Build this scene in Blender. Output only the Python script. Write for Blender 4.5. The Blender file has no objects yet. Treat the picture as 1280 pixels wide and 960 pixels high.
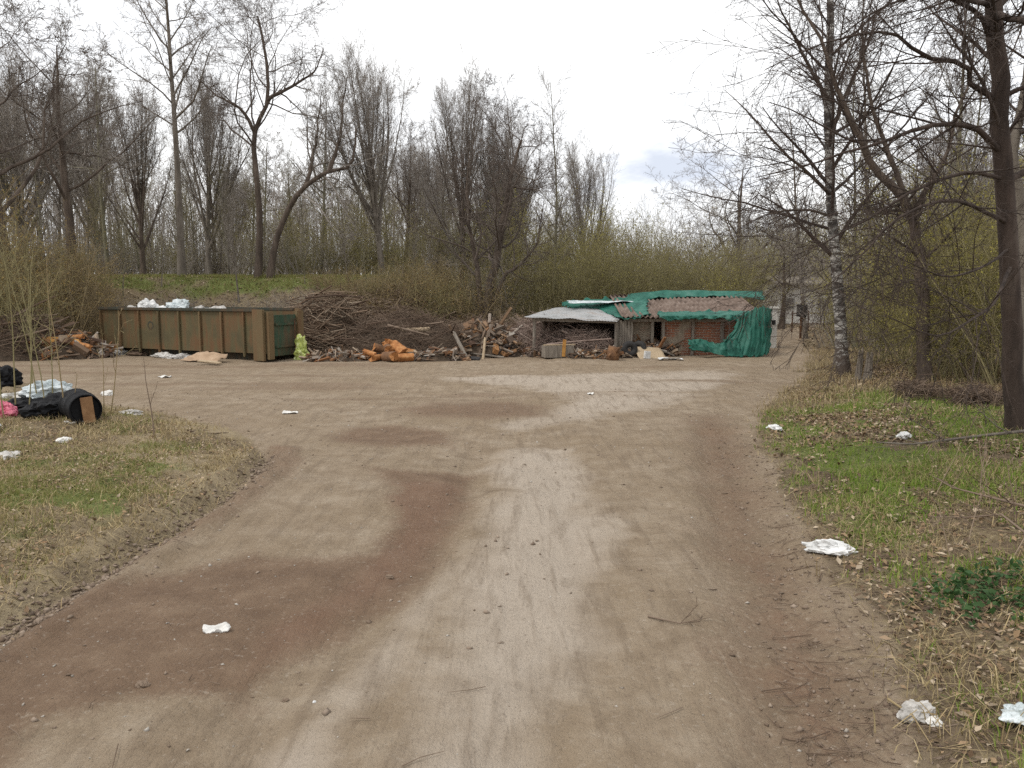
import bpy, bmesh, math, random
import numpy as np
from mathutils import Vector, Matrix, noise as mnoise

rnd = random.Random(11)
NR = np.random.default_rng(11)
R = math.radians
S = bpy.context.scene
COL = S.collection

# ------------------------------------------------------------------ camera
FPX, CX, CY, HZ, CAMH = 1000.0, 640.0, 480.0, 362.0, 2.0
PITCH = math.atan((CY - HZ) / FPX)
cam = bpy.data.cameras.new('camera')
cam.sensor_width = 36.0
cam.lens = 36.0 * FPX / 1280.0
cam.clip_start = 0.05
cam.clip_end = 3000
cam_o = bpy.data.objects.new('camera', cam)
COL.objects.link(cam_o)
cam_o.location = (0, 0, CAMH)
cam_o.rotation_euler = (R(90) - PITCH, 0, 0)
S.camera = cam_o
cP, sP = math.cos(PITCH), math.sin(PITCH)


def ray(px, py):
    u, v = (px - CX) / FPX, (CY - py) / FPX
    return Vector((u, cP + v * sP, -sP + v * cP))


def at(px, py, Y):
    d = ray(px, py)
    return Vector((0, 0, CAMH)) + d * (Y / d.y)


def flat(px, py):
    d = ray(px, py)
    if d.z > -0.012:
        d.z = -0.012
    return Vector((0, 0, CAMH)) + d * (CAMH / -d.z)


def topz(py, Y):
    return at(640, py, Y).z


def xat(px, Y):
    return at(px, 362, Y).x


# ------------------------------------------------------------------ numeric noise
def _hash(ix, iy, seed):
    h = (ix * 374761393 + iy * 668265263 + seed * 1274126177) & 0xffffffff
    h = ((h ^ (h >> 13)) * 1274126177) & 0xffffffff
    return ((h ^ (h >> 16)) & 0xffffff) / float(0xffffff)


def vnoise(x, y, seed=0):
    x = np.asarray(x, float); y = np.asarray(y, float)
    ix = np.floor(x).astype(np.int64); iy = np.floor(y).astype(np.int64)
    fx = x - ix; fy = y - iy
    fx = fx * fx * (3 - 2 * fx); fy = fy * fy * (3 - 2 * fy)
    a = _hash(ix, iy, seed); b = _hash(ix + 1, iy, seed)
    c = _hash(ix, iy + 1, seed); d = _hash(ix + 1, iy + 1, seed)
    return (a + (b - a) * fx) * (1 - fy) + (c + (d - c) * fx) * fy


def fbm(x, y, seed=0, octv=4):
    s, a, t = 0, .5, 0
    for k in range(octv):
        s = s + a * vnoise(x * 2 ** k + 17.3 * k, y * 2 ** k - 9.1 * k, seed + k)
        t += a
        a *= .5
    return s / t            # 0..1


def sstep(a, b, x):
    t = np.clip((x - a) / (b - a), 0, 1)
    return t * t * (3 - 2 * t)


def sdpoly(poly, x, y):
    """signed distance, positive inside"""
    p = np.array(poly, float)
    dmin = np.full(np.shape(x), 1e9)
    ins = np.zeros(np.shape(x), bool)
    n = len(p)
    for i in range(n):
        ax, ay = p[i]; bx, by = p[(i + 1) % n]
        ex, ey = bx - ax, by - ay
        t = np.clip(((x - ax) * ex + (y - ay) * ey) / (ex * ex + ey * ey + 1e-12), 0, 1)
        dmin = np.minimum(dmin, np.hypot(x - ax - t * ex, y - ay - t * ey))
        c = (ay > y) != (by > y)
        with np.errstate(divide='ignore', invalid='ignore'):
            xi = ax + (y - ay) / (by - ay if by != ay else 1e-9) * ex
        ins ^= c & (x < xi)
    return np.where(ins, dmin, -dmin)


def dpath(path, x, y):
    p = np.array(path, float)
    dmin = np.full(np.shape(x), 1e9)
    for i in range(len(p) - 1):
        ax, ay = p[i]; bx, by = p[i + 1]
        ex, ey = bx - ax, by - ay
        t = np.clip(((x - ax) * ex + (y - ay) * ey) / (ex * ex + ey * ey + 1e-12), 0, 1)
        dmin = np.minimum(dmin, np.hypot(x - ax - t * ex, y - ay - t * ey))
    return dmin


def W(pts):
    return [(flat(a, b).x, flat(a, b).y) for a, b in pts]


VERGE_L = W([(-500, 1150), (-220, 930), (0, 800), (70, 752), (150, 704), (250, 648), (315, 600), (338, 574), (328, 552),
             (285, 533), (205, 516), (140, 506), (100, 494), (60, 480), (-100, 470), (-900, 470)])
VERGE_R = W([(1180, 1250), (1135, 960), (1105, 860), (1060, 760), (1000, 680), (958, 590), (938, 545), (942, 510),
             (975, 495), (992, 470), (1006, 445), (1012, 424), (2300, 424), (2600, 1100)])
GREEN_R = W([(942, 520), (1000, 505), (1100, 500), (1280, 508), (1600, 520), (1600, 640), (1280, 640), (1230, 660), (1190, 690),
             (1130, 700), (1060, 690), (1000, 640), (952, 592)])
GREEN_R2 = W([(1120, 860), (1200, 850), (1260, 890), (1230, 930), (1150, 900)])
GREEN_L = W([(-300, 592), (0, 582), (120, 586), (232, 600), (215, 645), (130, 672), (0, 700), (-300, 780)])
WET_A = W([(440, 584), (520, 588), (596, 588), (590, 625), (572, 655), (540, 700), (495, 745), (430, 785), (354, 822),
           (320, 850), (300, 900), (280, 860), (166, 872), (60, 905), (20, 960), (-30, 1100), (-300, 1100), (-60, 840), (0, 812), (112, 738), (166, 727), (312, 690),
           (408, 697), (470, 688), (490, 650), (500, 610), (470, 594)])
WET_B = W([(405, 545), (440, 534), (500, 531), (560, 538), (582, 548), (560, 557), (480, 559), (425, 554)])
WET_C = W([(470, 512), (540, 503), (620, 502), (690, 509), (680, 520), (610, 525), (520, 522)])
WET_D = W([(850, 520), (905, 515), (930, 545), (960, 600), (1000, 690), (1060, 780), (1100, 860), (1130, 960), (1160, 1150),
           (960, 1150), (940, 960), (925, 860), (905, 760), (880, 680), (862, 610)])
WET_E = W([(330, 552), (385, 560), (370, 590), (330, 620), (250, 665), (150, 715), (60, 765), (0, 810), (0, 790), (150, 690), (250, 635), (318, 590)])
RED_A = W([(486, 600), (585, 600), (560, 655), (530, 690), (470, 740), (400, 790), (300, 840), (330, 780), (420, 730), (490, 660)])
RED_D = W([(935, 640), (975, 700), (1030, 800), (1060, 900), (1085, 1100), (1010, 1100), (990, 900), (960, 790), (925, 700)])
PALE = W([(620, 560), (720, 555), (760, 600), (770, 680), (750, 760), (720, 860), (700, 1000), (690, 1200), (400, 1200), (480, 960),
          (530, 860), (560, 760), (590, 650)])
PALE_B = W([(520, 470), (900, 462), (930, 480), (880, 500), (760, 520), (640, 540), (600, 530), (700, 500), (640, 484)])
PALE_C = W([(300, 930), (420, 850), (480, 760), (560, 690), (590, 700), (540, 800), (470, 900), (440, 1100), (200, 1100)])
RUT_L = W([(-200, 915), (0, 795), (70, 748), (150, 698), (250, 640), (318, 592), (336, 568)])
RUT_R1 = W([(1000, 1150), (975, 960), (945, 820), (915, 700), (890, 600), (880, 540)])
RUT_R2 = W([(1085, 1150), (1060, 960), (1015, 820), (960, 690), (925, 600), (905, 540)])
RUT_M = W([(250, 1100), (330, 880), (420, 800), (520, 690), (575, 620), (600, 560)])
RUT_M2 = W([(640, 1100), (690, 850), (715, 700), (712, 600), (700, 540)])
PATH_END = W([(935, 450), (1010, 450), (1004, 420), (962, 420)])


def masks(x, y):
    x = np.asarray(x, float); y = np.asarray(y, float)
    n1 = fbm(x * .9, y * .9, 3) - .5
    n2 = fbm(x * 3.1, y * 3.1, 9) - .5
    far = np.clip(y / 12, .6, 2.2)
    jit = (n1 * .9 + n2 * .35) * far
    verge = np.maximum(sstep(-.12, .25, sdpoly(VERGE_L, x, y) + jit * .35),
                       sstep(-.15, .35, sdpoly(VERGE_R, x, y) + jit * .6))
    back = sstep(25.0, 27.5, y + jit * 1.2)
    pth = sstep(-.3, .5, sdpoly(PATH_END, x, y) + jit * .4)
    verge = np.maximum(verge, back * (1 - pth))
    g = np.maximum(sstep(-.4, .7, sdpoly(GREEN_R, x, y) + jit * 1.5), sstep(-.3, .5, sdpoly(GREEN_L, x, y) + jit * 1.3))
    g = np.maximum(g, .7 * sstep(-.1, .3, sdpoly(GREEN_R2, x, y) + jit * .7))
    berm = sstep(30.4, 31.6, y + jit * .5) * sstep(44, 38, y) * sstep(-3, -8, x)
    pat = sstep(.36, .56, fbm(x * 1.3, y * 1.3, 91, 4))
    g = g * np.where(x < 0, .35 + .65 * pat, .3 + .7 * pat)
    g = np.maximum(g, .42 * verge * (x < 0) * (y < 14) * sstep(.42, .62, fbm(x * 1.5 + 3, y * 1.5, 94, 4)) * sstep(.1, .9, sdpoly(VERGE_L, x, y)))
    g = np.maximum(g, .34 * verge * (x > 0) * (y < 17) * sstep(.5, .7, fbm(x * 1.9 + 7, y * 1.9, 93, 3)))
    g = np.maximum(g, berm * (.35 + .65 * pat))
    g = np.clip(g * (1.15 + n2 * 1.6), 0, 1) * verge
    wet = np.zeros_like(x)
    for P, w, k in ((WET_A, .22, 1), (WET_B, .3, .85), (WET_C, .4, .75), (WET_D, .5, .75), (WET_E, .12, .6)):
        wet = np.maximum(wet, k * sstep(-w * 1.3, w * 1.3, sdpoly(P, x, y) + jit * (.9 if P is WET_D else .6)))
    # horizontal streaks over the far yard
    st = fbm(x * .22 + 4, y * 1.3, 21) - .5
    wet = np.maximum(wet, .5 * sstep(.0, .25, st) * sstep(12, 15, y) * sstep(26, 22, y) * (1 - verge))
    wet = wet * (1 - .85 * verge)
    red = np.maximum(sstep(-.2, .3, sdpoly(RED_A, x, y) + jit * .6), .8 * sstep(-.2, .3, sdpoly(RED_D, x, y) + jit * .6))
    pale = np.maximum(.9 * sstep(-.55, .6, sdpoly(PALE, x, y) + jit * 1.2), .8 * sstep(-.5, .8, sdpoly(PALE_B, x, y) + jit))
    pale = np.maximum(pale, .8 * sstep(-.3, .4, sdpoly(PALE_C, x, y) + jit * .6)) * (1 - .8 * wet)
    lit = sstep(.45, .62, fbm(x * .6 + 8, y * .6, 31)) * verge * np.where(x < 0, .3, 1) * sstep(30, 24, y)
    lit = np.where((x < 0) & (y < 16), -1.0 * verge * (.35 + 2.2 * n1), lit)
    return verge, g, wet, red, pale, lit


def hgt(x, y):
    x = np.asarray(x, float); y = np.asarray(y, float)
    sl = sdpoly(VERGE_L, x, y); sr = sdpoly(VERGE_R, x, y)
    z = (fbm(x * .45, y * .45, 41) - .5) * .10
    z = z + (fbm(x * 2.2, y * 2.2, 43, 3) - .5) * .045
    z = z + .16 * sstep(-.05, 1.2, sl) + .20 * sstep(-.1, 2.0, sr) * sstep(30, 20, y)
    vg = np.maximum(sstep(-.05, .3, sl), sstep(-.05, .3, sr))
    z = z + vg * (fbm(x * 5, y * 5, 47, 3) - .5) * .10
    rg = (fbm(x * 3, y * 3, 51, 3) - .5)
    z = z - .085 * np.exp(-((dpath(RUT_L, x, y) + rg * .10) / .10) ** 2) * (.7 + rg)
    z = z + .05 * np.exp(-((dpath(RUT_L, x, y) - .26 + rg * .12) / .09) ** 2) * (1 + rg)
    for P, a, w in ((RUT_R1, .07, .17), (RUT_R2, .075, .19), (RUT_M, .055, .24), (RUT_M2, .03, .26)):
        z = z - a * np.exp(-((dpath(P, x, y) + rg * .15) / w) ** 2)
    amp = 2.5 * sstep(3.5, -6, x) + .35 * sstep(-6, 3.5, x)
    z = z + amp * sstep(27.2, 33.0, y + (fbm(x * .3, y * .3, 61) - .5) * 2)
    return z


def axis(lo, a, b, hi, fine, grow):
    mid = list(np.arange(a, b, fine))
    up, s, v = [], fine, mid[-1]
    while v < hi:
        s = min(s * grow, 60); v += s; up.append(v)
    dn, s, v = [], fine, mid[0]
    while v > lo:
        s = min(s * grow, 60); v -= s; dn.append(v)
    return np.array(dn[::-1] + mid + up)


gxs = axis(-900, -5.5, 7.0, 900, .05, 1.022)
gys = axis(-60, 2.0, 11.5, 1500, .05, 1.018)
GX, GY = np.meshgrid(gxs, gys)
nx, ny = len(gxs), len(gys)
GZ = hgt(GX.ravel(), GY.ravel())
mk = masks(GX.ravel(), GY.ravel())


def gsample(arr, x, y):
    """value of a per-vertex field of the ground sheet at x, y"""
    A = arr.reshape(ny, nx)
    i = np.clip(np.searchsorted(gxs, x) - 1, 0, nx - 2); j = np.clip(np.searchsorted(gys, y) - 1, 0, ny - 2)
    u = np.clip((x - gxs[i]) / (gxs[i + 1] - gxs[i]), 0, 1); v = np.clip((y - gys[j]) / (gys[j + 1] - gys[j]), 0, 1)
    return (A[j, i] * (1 - u) + A[j, i + 1] * u) * (1 - v) + (A[j + 1, i] * (1 - u) + A[j + 1, i + 1] * u) * v


def gz(x, y):
    return float(gsample(GZ, x, y))


def gp(px, py):
    """the point of the ground seen at a pixel"""
    p = flat(px, py)
    d = ray(px, py)
    for _ in range(6):
        z = gz(p.x, p.y)
        p = Vector((0, 0, CAMH)) + d * ((CAMH - z) / max(-d.z, .012))
    p.z = gz(p.x, p.y)
    return p


def on(px, Y):
    x = xat(px, Y)
    return Vector((x, Y, gz(x, Y)))


# ------------------------------------------------------------------ object helpers
def tag(o, label=None, cat=None, group=None, kind=None):
    if label: o['label'] = label
    if cat: o['category'] = cat
    if group: o['group'] = group
    if kind: o['kind'] = kind
    return o


def empty(name, loc=(0, 0, 0), rz=0, label=None, cat=None, group=None, kind=None):
    o = bpy.data.objects.new(name, None)
    COL.objects.link(o)
    o.empty_display_size = .2
    o.location = loc
    o.rotation_euler = (0, 0, rz)
    return tag(o, label, cat, group, kind)


def link(name, me, mat=None, parent=None):
    o = bpy.data.objects.new(name, me)
    COL.objects.link(o)
    if mat is not None:
        for m in (mat if isinstance(mat, (list, tuple)) else [mat]):
            me.materials.append(m)
    if parent is not None:
        o.parent = parent
    return o


def npmesh(name, V, F, smooth=False):
    """F: int array (n,k) of equal sided faces, or a list of such arrays"""
    me = bpy.data.meshes.new(name)
    V = np.asarray(V, np.float32)
    Fs = [np.asarray(f, np.int32) for f in (F if isinstance(F, list) else [F]) if len(f)]
    loops = np.concatenate([f.ravel() for f in Fs])
    starts, o = [], 0
    for f in Fs:
        starts.append(o + np.arange(len(f), dtype=np.int32) * f.shape[1])
        o += f.size
    starts = np.concatenate(starts).astype(np.int32)
    me.vertices.add(len(V)); me.vertices.foreach_set('co', V.ravel())
    me.loops.add(len(loops)); me.loops.foreach_set('vertex_index', loops)
    me.polygons.add(len(starts)); me.polygons.foreach_set('loop_start', starts)
    if smooth:
        me.polygons.foreach_set('use_smooth', np.ones(len(starts), bool))
    me.update(calc_edges=True)
    me.validate()
    return me


class BM:
    def __init__(s):
        s.bm = bmesh.new()

    def box(s, c, size, rot=None, bev=0.0):
        m = Matrix.Translation(Vector(c))
        if rot is not None:
            m = m @ rot.to_4x4()
        m = m @ Matrix.Diagonal((size[0], size[1], size[2], 1))
        r = bmesh.ops.create_cube(s.bm, size=1, matrix=m)
        if bev:
            es = list({e for v in r['verts'] for e in v.link_edges})
            bmesh.ops.bevel(s.bm, geom=es, offset=bev, segments=2, affect='EDGES')
        return s

    def cyl(s, a, b, r0, r1=None, n=12):
        a, b = Vector(a), Vector(b)
        r1 = r0 if r1 is None else r1
        q = (b - a).to_track_quat('Z', 'Y')
        m = Matrix.Translation((a + b) / 2) @ q.to_matrix().to_4x4()
        bmesh.ops.create_cone(s.bm, cap_ends=True, segments=n, radius1=r0, radius2=r1, depth=(b - a).length, matrix=m)
        return s

    def quad(s, *pts):
        s.bm.faces.new([s.bm.verts.new(p) for p in pts])
        return s

    def build(s, name, mat, parent=None, smooth=False, jitter=0, seed=0):
        if jitter:
            for v in s.bm.verts:
                v.co += mnoise.noise_vector(v.co * 3 + Vector((seed, 0, 0))) * jitter
        bmesh.ops.recalc_face_normals(s.bm, faces=s.bm.faces)
        me = bpy.data.meshes.new(name)
        s.bm.to_mesh(me)
        s.bm.free()
        if smooth:
            for p in me.polygons: p.use_smooth = True
        return link(name, me, mat, parent)


class Tubes:
    def __init__(s):
        s.g = {}

    def add(s, pts, rad, sides=3):
        s.g.setdefault((len(pts), sides), []).append((pts, rad))

    def count(s):
        return sum(len(v) for v in s.g.values())

    def mesh(s, name, smooth=True):
        Vs, Fs, off = [], [], 0
        for (n, k), L in s.g.items():
            P = np.array([[tuple(q) for q in l[0]] for l in L], float)
            Rr = np.array([l[1] for l in L], float)
            T = np.gradient(P, axis=1)
            T /= np.linalg.norm(T, axis=2, keepdims=True) + 1e-9
            mt = np.abs(T.mean(axis=1))
            ref = np.eye(3)[np.argmin(mt, axis=1)]
            N = np.cross(T, ref[:, None, :]); N /= np.linalg.norm(N, axis=2, keepdims=True) + 1e-9
            B = np.cross(T, N)
            a = np.arange(k) * 2 * np.pi / k
            V = P[:, :, None, :] + Rr[:, :, None, None] * (np.cos(a)[None, None, :, None] * N[:, :, None, :] + np.sin(a)[None, None, :, None] * B[:, :, None, :])
            m = len(L)
            idx = np.arange(m * n * k).reshape(m, n, k)
            i0 = idx[:, :-1, :]; i1 = idx[:, 1:, :]
            F = np.stack([i0, np.roll(i0, -1, 2), np.roll(i1, -1, 2), i1], -1).reshape(-1, 4) + off
            Vs.append(V.reshape(-1, 3)); Fs.append(F)
            off += m * n * k
        return npmesh(name, np.concatenate(Vs), np.concatenate(Fs), smooth)

    def build(s, name, mat, parent=None, smooth=True):
        return link(name, s.mesh(name, smooth), mat, parent)


def leaf_quads(C, size, aspect=.6, flatness=0.0, rng=NR, jitter=.4):
    """little bent leaf faces round centres C; returns V, F"""
    C = np.asarray(C, float)
    n = len(C)
    u = rng.normal(size=(n, 3)); u[:, 2] *= (1 - flatness)
    u /= np.linalg.norm(u, axis=1, keepdims=True) + 1e-9
    w = rng.normal(size=(n, 3))
    if flatness:
        w = w * (1 - flatness) + np.cross(np.array([0, 0, 1.0]), u) * flatness * 2
    w = w - (w * u).sum(1, keepdims=True) * u
    w /= np.linalg.norm(w, axis=1, keepdims=True) + 1e-9
    nn = np.cross(u, w)
    s = size * (1 + jitter * (rng.random((n, 1)) * 2 - 1))
    V = np.stack([C - u * s, C + w * s * aspect + nn * s * .15, C + u * s, C - w * s * aspect + nn * s * .15], 1).reshape(-1, 3)
    i = np.arange(n)[:, None] * 4
    F = np.concatenate([np.hstack([i, i + 1, i + 2]), np.hstack([i, i + 2, i + 3])])
    return V, F


# ------------------------------------------------------------------ materials
def newmat(name):
    m = bpy.data.materials.new(name)
    m.use_nodes = True
    nt = m.node_tree
    return m, nt, nt.nodes['Principled BSDF']


def nd(nt, typ, **kw):
    n = nt.nodes.new(typ)
    for k, v in kw.items():
        if k.startswith('i_'):
            n.inputs[k[2:].replace('_', ' ')].default_value = v
        else:
            setattr(n, k, v)
    return n


def ramp(nt, fac, stops):
    r = nt.nodes.new('ShaderNodeValToRGB')
    e = r.color_ramp.elements
    while len(e) < len(stops): e.new(.5)
    for i, (p, c) in enumerate(stops):
        e[i].position = p
        e[i].color = (c[0], c[1], c[2], 1) if not isinstance(c, (int, float)) else (c, c, c, 1)
    nt.links.new(fac, r.inputs[0])
    return r.outputs[0]


def mixc(nt, fac, a, b, mode='MIX'):
    m = nt.nodes.new('ShaderNodeMix')
    m.data_type = 'RGBA'
    m.blend_type = mode
    for sock, v in ((m.inputs[0], fac), (m.inputs[6], a), (m.inputs[7], b)):
        if hasattr(v, 'is_output') or isinstance(v, bpy.types.NodeSocket):
            nt.links.new(v, sock)
        else:
            sock.default_value = v if isinstance(v, (int, float)) else (v[0], v[1], v[2], 1)
    return m.outputs[2]


def mth(nt, op, a, b=None, clamp=False):
    m = nt.nodes.new('ShaderNodeMath')
    m.operation = op
    m.use_clamp = clamp
    for sock, v in ((m.inputs[0], a), (m.inputs[1], b)):
        if v is None: continue
        if isinstance(v, (int, float)): sock.default_value = v
        else: nt.links.new(v, sock)
    return m.outputs[0]


def tnoise(nt, co, scale, detail=4, rough=.55, dist=0):
    n = nd(nt, 'ShaderNodeTexNoise')
    n.inputs['Scale'].default_value = scale
    n.inputs['Detail'].default_value = detail
    n.inputs['Roughness'].default_value = rough
    n.inputs['Distortion'].default_value = dist
    if co is not None: nt.links.new(co, n.inputs['Vector'])
    return n.outputs['Fac']


def coords(nt, kind='Object', scale=None):
    t = nd(nt, 'ShaderNodeTexCoord').outputs[kind]
    if scale:
        mp = nd(nt, 'ShaderNodeMapping')
        mp.inputs['Scale'].default_value = scale
        nt.links.new(t, mp.inputs[0])
        return mp.outputs[0]
    return t


def bump(nt, b, h, strength=.5, dist=.02):
    n = nd(nt, 'ShaderNodeBump')
    n.inputs['Strength'].default_value = strength
    n.inputs['Distance'].default_value = dist
    nt.links.new(h, n.inputs['Height'])
    nt.links.new(n.outputs[0], b.inputs['Normal'])


def rough_mat(name, stops, scale=6, rough=.85, bstr=.4, bdist=.02, stretch=None, spec=.3, detail=5):
    m, nt, b = newmat(name)
    co = coords(nt, 'Object', stretch)
    f = tnoise(nt, co, scale, detail, .6)
    nt.links.new(ramp(nt, f, stops), b.inputs['Base Color'])
    b.inputs['Roughness'].default_value = rough
    b.inputs['Specular IOR Level'].default_value = spec
    if bstr: bump(nt, b, tnoise(nt, co, scale * 3, 4, .6), bstr, bdist)
    return m


def island_mat(name, cols, rough=.85, trans=0.0, spec=.2):
    """each loose piece of the mesh takes its own natural tint"""
    m, nt, b = newmat(name)
    g = nd(nt, 'ShaderNodeNewGeometry')
    r = ramp(nt, g.outputs['Random Per Island'], [(i / max(1, len(cols) - 1), c) for i, c in enumerate(cols)])
    nt.links.new(r, b.inputs['Base Color'])
    b.inputs['Roughness'].default_value = rough
    b.inputs['Specular IOR Level'].default_value = spec
    if trans:
        tr = nd(nt, 'ShaderNodeBsdfTranslucent')
        nt.links.new(r, tr.inputs['Color'])
        ms = nd(nt, 'ShaderNodeMixShader')
        ms.inputs[0].default_value = trans
        nt.links.new(b.outputs[0], ms.inputs[1])
        nt.links.new(tr.outputs[0], ms.inputs[2])
        nt.links.new(ms.outputs[0], nt.nodes['Material Output'].inputs['Surface'])
    return m


M = {}
M['bark'] = rough_mat('bark_grey_brown', [(.3, (.085, .07, .056)), (.55, (.17, .145, .118)), (.75, (.25, .22, .185))], 5, .95, .8, .03, (1, 1, .25))
M['bark_dark'] = rough_mat('bark_dark', [(.3, (.045, .034, .027)), (.55, (.098, .074, .057)), (.75, (.155, .122, .097))], 6, .95, .9, .03, (1, 1, .22))
M['bark_black'] = rough_mat('bark_blackish', [(.3, (.028, .02, .016)), (.55, (.062, .044, .035)), (.75, (.10, .077, .062))], 6, .95, .9, .03, (1, 1, .22))
M['bark_green'] = rough_mat('bark_mossy', [(.3, (.085, .076, .05)), (.55, (.165, .15, .10)), (.75, (.23, .21, .15))], 4, .95, .7, .03, (1, 1, .3))
M['twig'] = island_mat('twigs_grey_brown', [(.19, .165, .142), (.29, .26, .23), (.23, .195, .165)], .9)
M['twig_far'] = island_mat('twigs_far_paled', [(.25, .225, .195), (.36, .33, .295), (.30, .26, .225)], .9)  # twig colour paled for distance, offsets the far wood's self-shading
M['twig_dark'] = island_mat('twigs_dark', [(.085, .068, .058), (.14, .112, .095), (.11, .088, .072)], .9)
M['twig_black'] = island_mat('twigs_blackish', [(.04, .03, .026), (.075, .055, .045), (.055, .043, .036)], .9)
M['twig_olive'] = island_mat('twigs_olive', [(.17, .15, .075), (.25, .22, .11), (.20, .165, .09)], .9)
M['twig_ochre'] = island_mat('twigs_ochre', [(.20, .15, .085), (.26, .20, .11), (.17, .135, .09)], .9)
M['leaf_spring'] = island_mat('spring_leaves', [(.30, .28, .07), (.42, .38, .09), (.25, .22, .07), (.34, .28, .10)], .8, .45)
M['leaf_ochre'] = island_mat('ochre_buds', [(.29, .20, .08), (.36, .26, .09), (.24, .165, .07), (.26, .23, .085)], .8, .35)
M['leaf_dark'] = island_mat('dark_green_leaves', [(.03, .07, .02), (.05, .10, .03), (.04, .085, .03)], .6, .25)
M['grass'] = island_mat('grass_blades', [(.12, .20, .025), (.18, .27, .04), (.25, .29, .07), (.15, .25, .03), (.36, .32, .14)], .75, .4)
M['grass_dull'] = island_mat('dull_grass_blades', [(.15, .17, .04), (.24, .23, .08), (.19, .20, .055), (.33, .28, .13), (.12, .15, .035)], .8, .35)
M['straw'] = island_mat('dry_straw', [(.34, .26, .14), (.42, .34, .19), (.27, .20, .11), (.20, .16, .07)], .9, .15)
M['litter'] = island_mat('fallen_leaves', [(.075, .05, .033), (.17, .11, .065), (.30, .205, .12), (.11, .075, .05), (.42, .34, .245), (.20, .12, .065)], .9)
M['clod'] = island_mat('soil_clods', [(.12, .085, .06), (.20, .15, .11), (.28, .22, .17), (.13, .095, .07)], .95)
M['stone'] = island_mat('pebbles', [(.30, .27, .23), (.42, .38, .33), (.20, .17, .14), (.50, .47, .42)], .9)
M['soil'] = rough_mat('heap_soil', [(.3, (.045, .032, .022)), (.6, (.09, .065, .045)), (.8, (.14, .10, .07))], 5, .97, .9, .06)
M['stick'] = island_mat('brushwood_sticks', [(.13, .088, .060), (.21, .15, .105), (.34, .27, .20), (.17, .11, .072), (.09, .062, .045)], .95)
M['stick_dark'] = island_mat('brushwood_dark', [(.085, .057, .041), (.135, .095, .067), (.20, .15, .112), (.105, .07, .05)], .95)
M['stick_pink'] = island_mat('brushwood_reddish', [(.20, .14, .115), (.27, .20, .165), (.34, .27, .225), (.16, .105, .085)], .95)
M['rubble'] = island_mat('mixed_rubble', [(.13, .085, .058), (.25, .16, .095), (.08, .058, .045), (.33, .26, .19), (.21, .10, .045), (.055, .045, .04), (.17, .12, .085), (.42, .38, .33), (.11, .075, .05), (.30, .15, .06)], .9)
M['alder_bark'] = rough_mat('alder_bark', [(.3, (.09, .05, .03)), (.6, (.19, .10, .05)), (.8, (.30, .16, .07))], 7, .95, .7, .02)
M['alder_cut'] = rough_mat('alder_cut_wood', [(.3, (.18, .075, .028)), (.5, (.34, .14, .045)), (.75, (.44, .25, .11))], 9, .85, .4, .01)
M['alder_yellow'] = rough_mat('alder_yellow_cut', [(.3, (.34, .16, .045)), (.6, (.48, .25, .065)), (.85, (.50, .33, .14))], 9, .85, .4, .01)
M['wood_grey'] = rough_mat('weathered_wood', [(.3, (.12, .10, .08)), (.55, (.22, .19, .155)), (.8, (.33, .29, .25))], 5, .9, .5, .01, (6, 6, .6))
M['wood_pale'] = rough_mat('pale_wood', [(.3, (.30, .22, .14)), (.6, (.42, .33, .22)), (.8, (.5, .42, .32))], 6, .85, .3, .01, (5, 5, .8))
M['metal_roof'] = rough_mat('zinc_sheet', [(.3, (.20, .195, .185)), (.5, (.34, .345, .345)), (.75, (.27, .225, .19))], 2.2, .5, .15, .01, None, .5)
M['tile_roof'] = rough_mat('brown_roof_sheet', [(.3, (.085, .06, .047)), (.5, (.15, .108, .085)), (.75, (.24, .19, .16))], 3, .9, .3, .01)
M['black_plastic'] = rough_mat('black_plastic', [(.3, (.005, .005, .006)), (.7, (.012, .012, .013))], 3, .6, .5, .02, None, .12)
M['white_plastic'] = rough_mat('white_plastic', [(.3, (.40, .40, .38)), (.5, (.62, .62, .61)), (.75, (.76, .76, .75))], 5, .45, .6, .02, None, .5)
M['dirty_plastic'] = rough_mat('dirty_plastic', [(.3, (.22, .205, .18)), (.5, (.42, .40, .37)), (.7, (.60, .59, .57))], 6, .5, .6, .02, None, .5)
M['blue_plastic'] = rough_mat('pale_blue_plastic', [(.3, (.26, .31, .31)), (.5, (.46, .51, .52)), (.75, (.66, .69, .69))], 6, .4, .6, .02, None, .5)
M['pink_plastic'] = rough_mat('pink_plastic', [(.3, (.42, .06, .12)), (.6, (.60, .16, .22)), (.8, (.68, .40, .42))], 6, .45, .5, .02, None, .5)
M['lime_plastic'] = rough_mat('lime_plastic', [(.3, (.16, .19, .05)), (.5, (.36, .41, .09)), (.7, (.60, .62, .36))], 7, .45, .5, .02, None, .5)
M['paper'] = rough_mat('paper', [(.3, (.55, .53, .49)), (.7, (.74, .73, .70))], 8, .85, .4, .01)
M['card'] = rough_mat('cardboard', [(.3, (.28, .19, .12)), (.6, (.38, .27, .18)), (.8, (.45, .35, .26))], 4, .9, .3, .01)
M['chip'] = rough_mat('brown_chipboard', [(.3, (.18, .095, .045)), (.6, (.26, .145, .07)), (.8, (.33, .20, .11))], 7, .85, .3, .01)
M['rubber'] = rough_mat('old_rubber', [(.3, (.014, .013, .013)), (.7, (.04, .037, .035))], 8, .85, .5, .01)
M['iron'] = rough_mat('rusty_iron', [(.3, (.05, .03, .02)), (.6, (.12, .06, .03)), (.8, (.18, .09, .04))], 8, .85, .4, .01)
M['pale_plaster'] = rough_mat('pale_plaster', [(.3, (.50, .48, .43)), (.7, (.66, .64, .59))], 2, .9, .2, .01)
M['grey_paint'] = rough_mat('grey_green_paint', [(.3, (.16, .16, .14)), (.7, (.25, .25, .22))], 3, .7, .2, .01)
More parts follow.
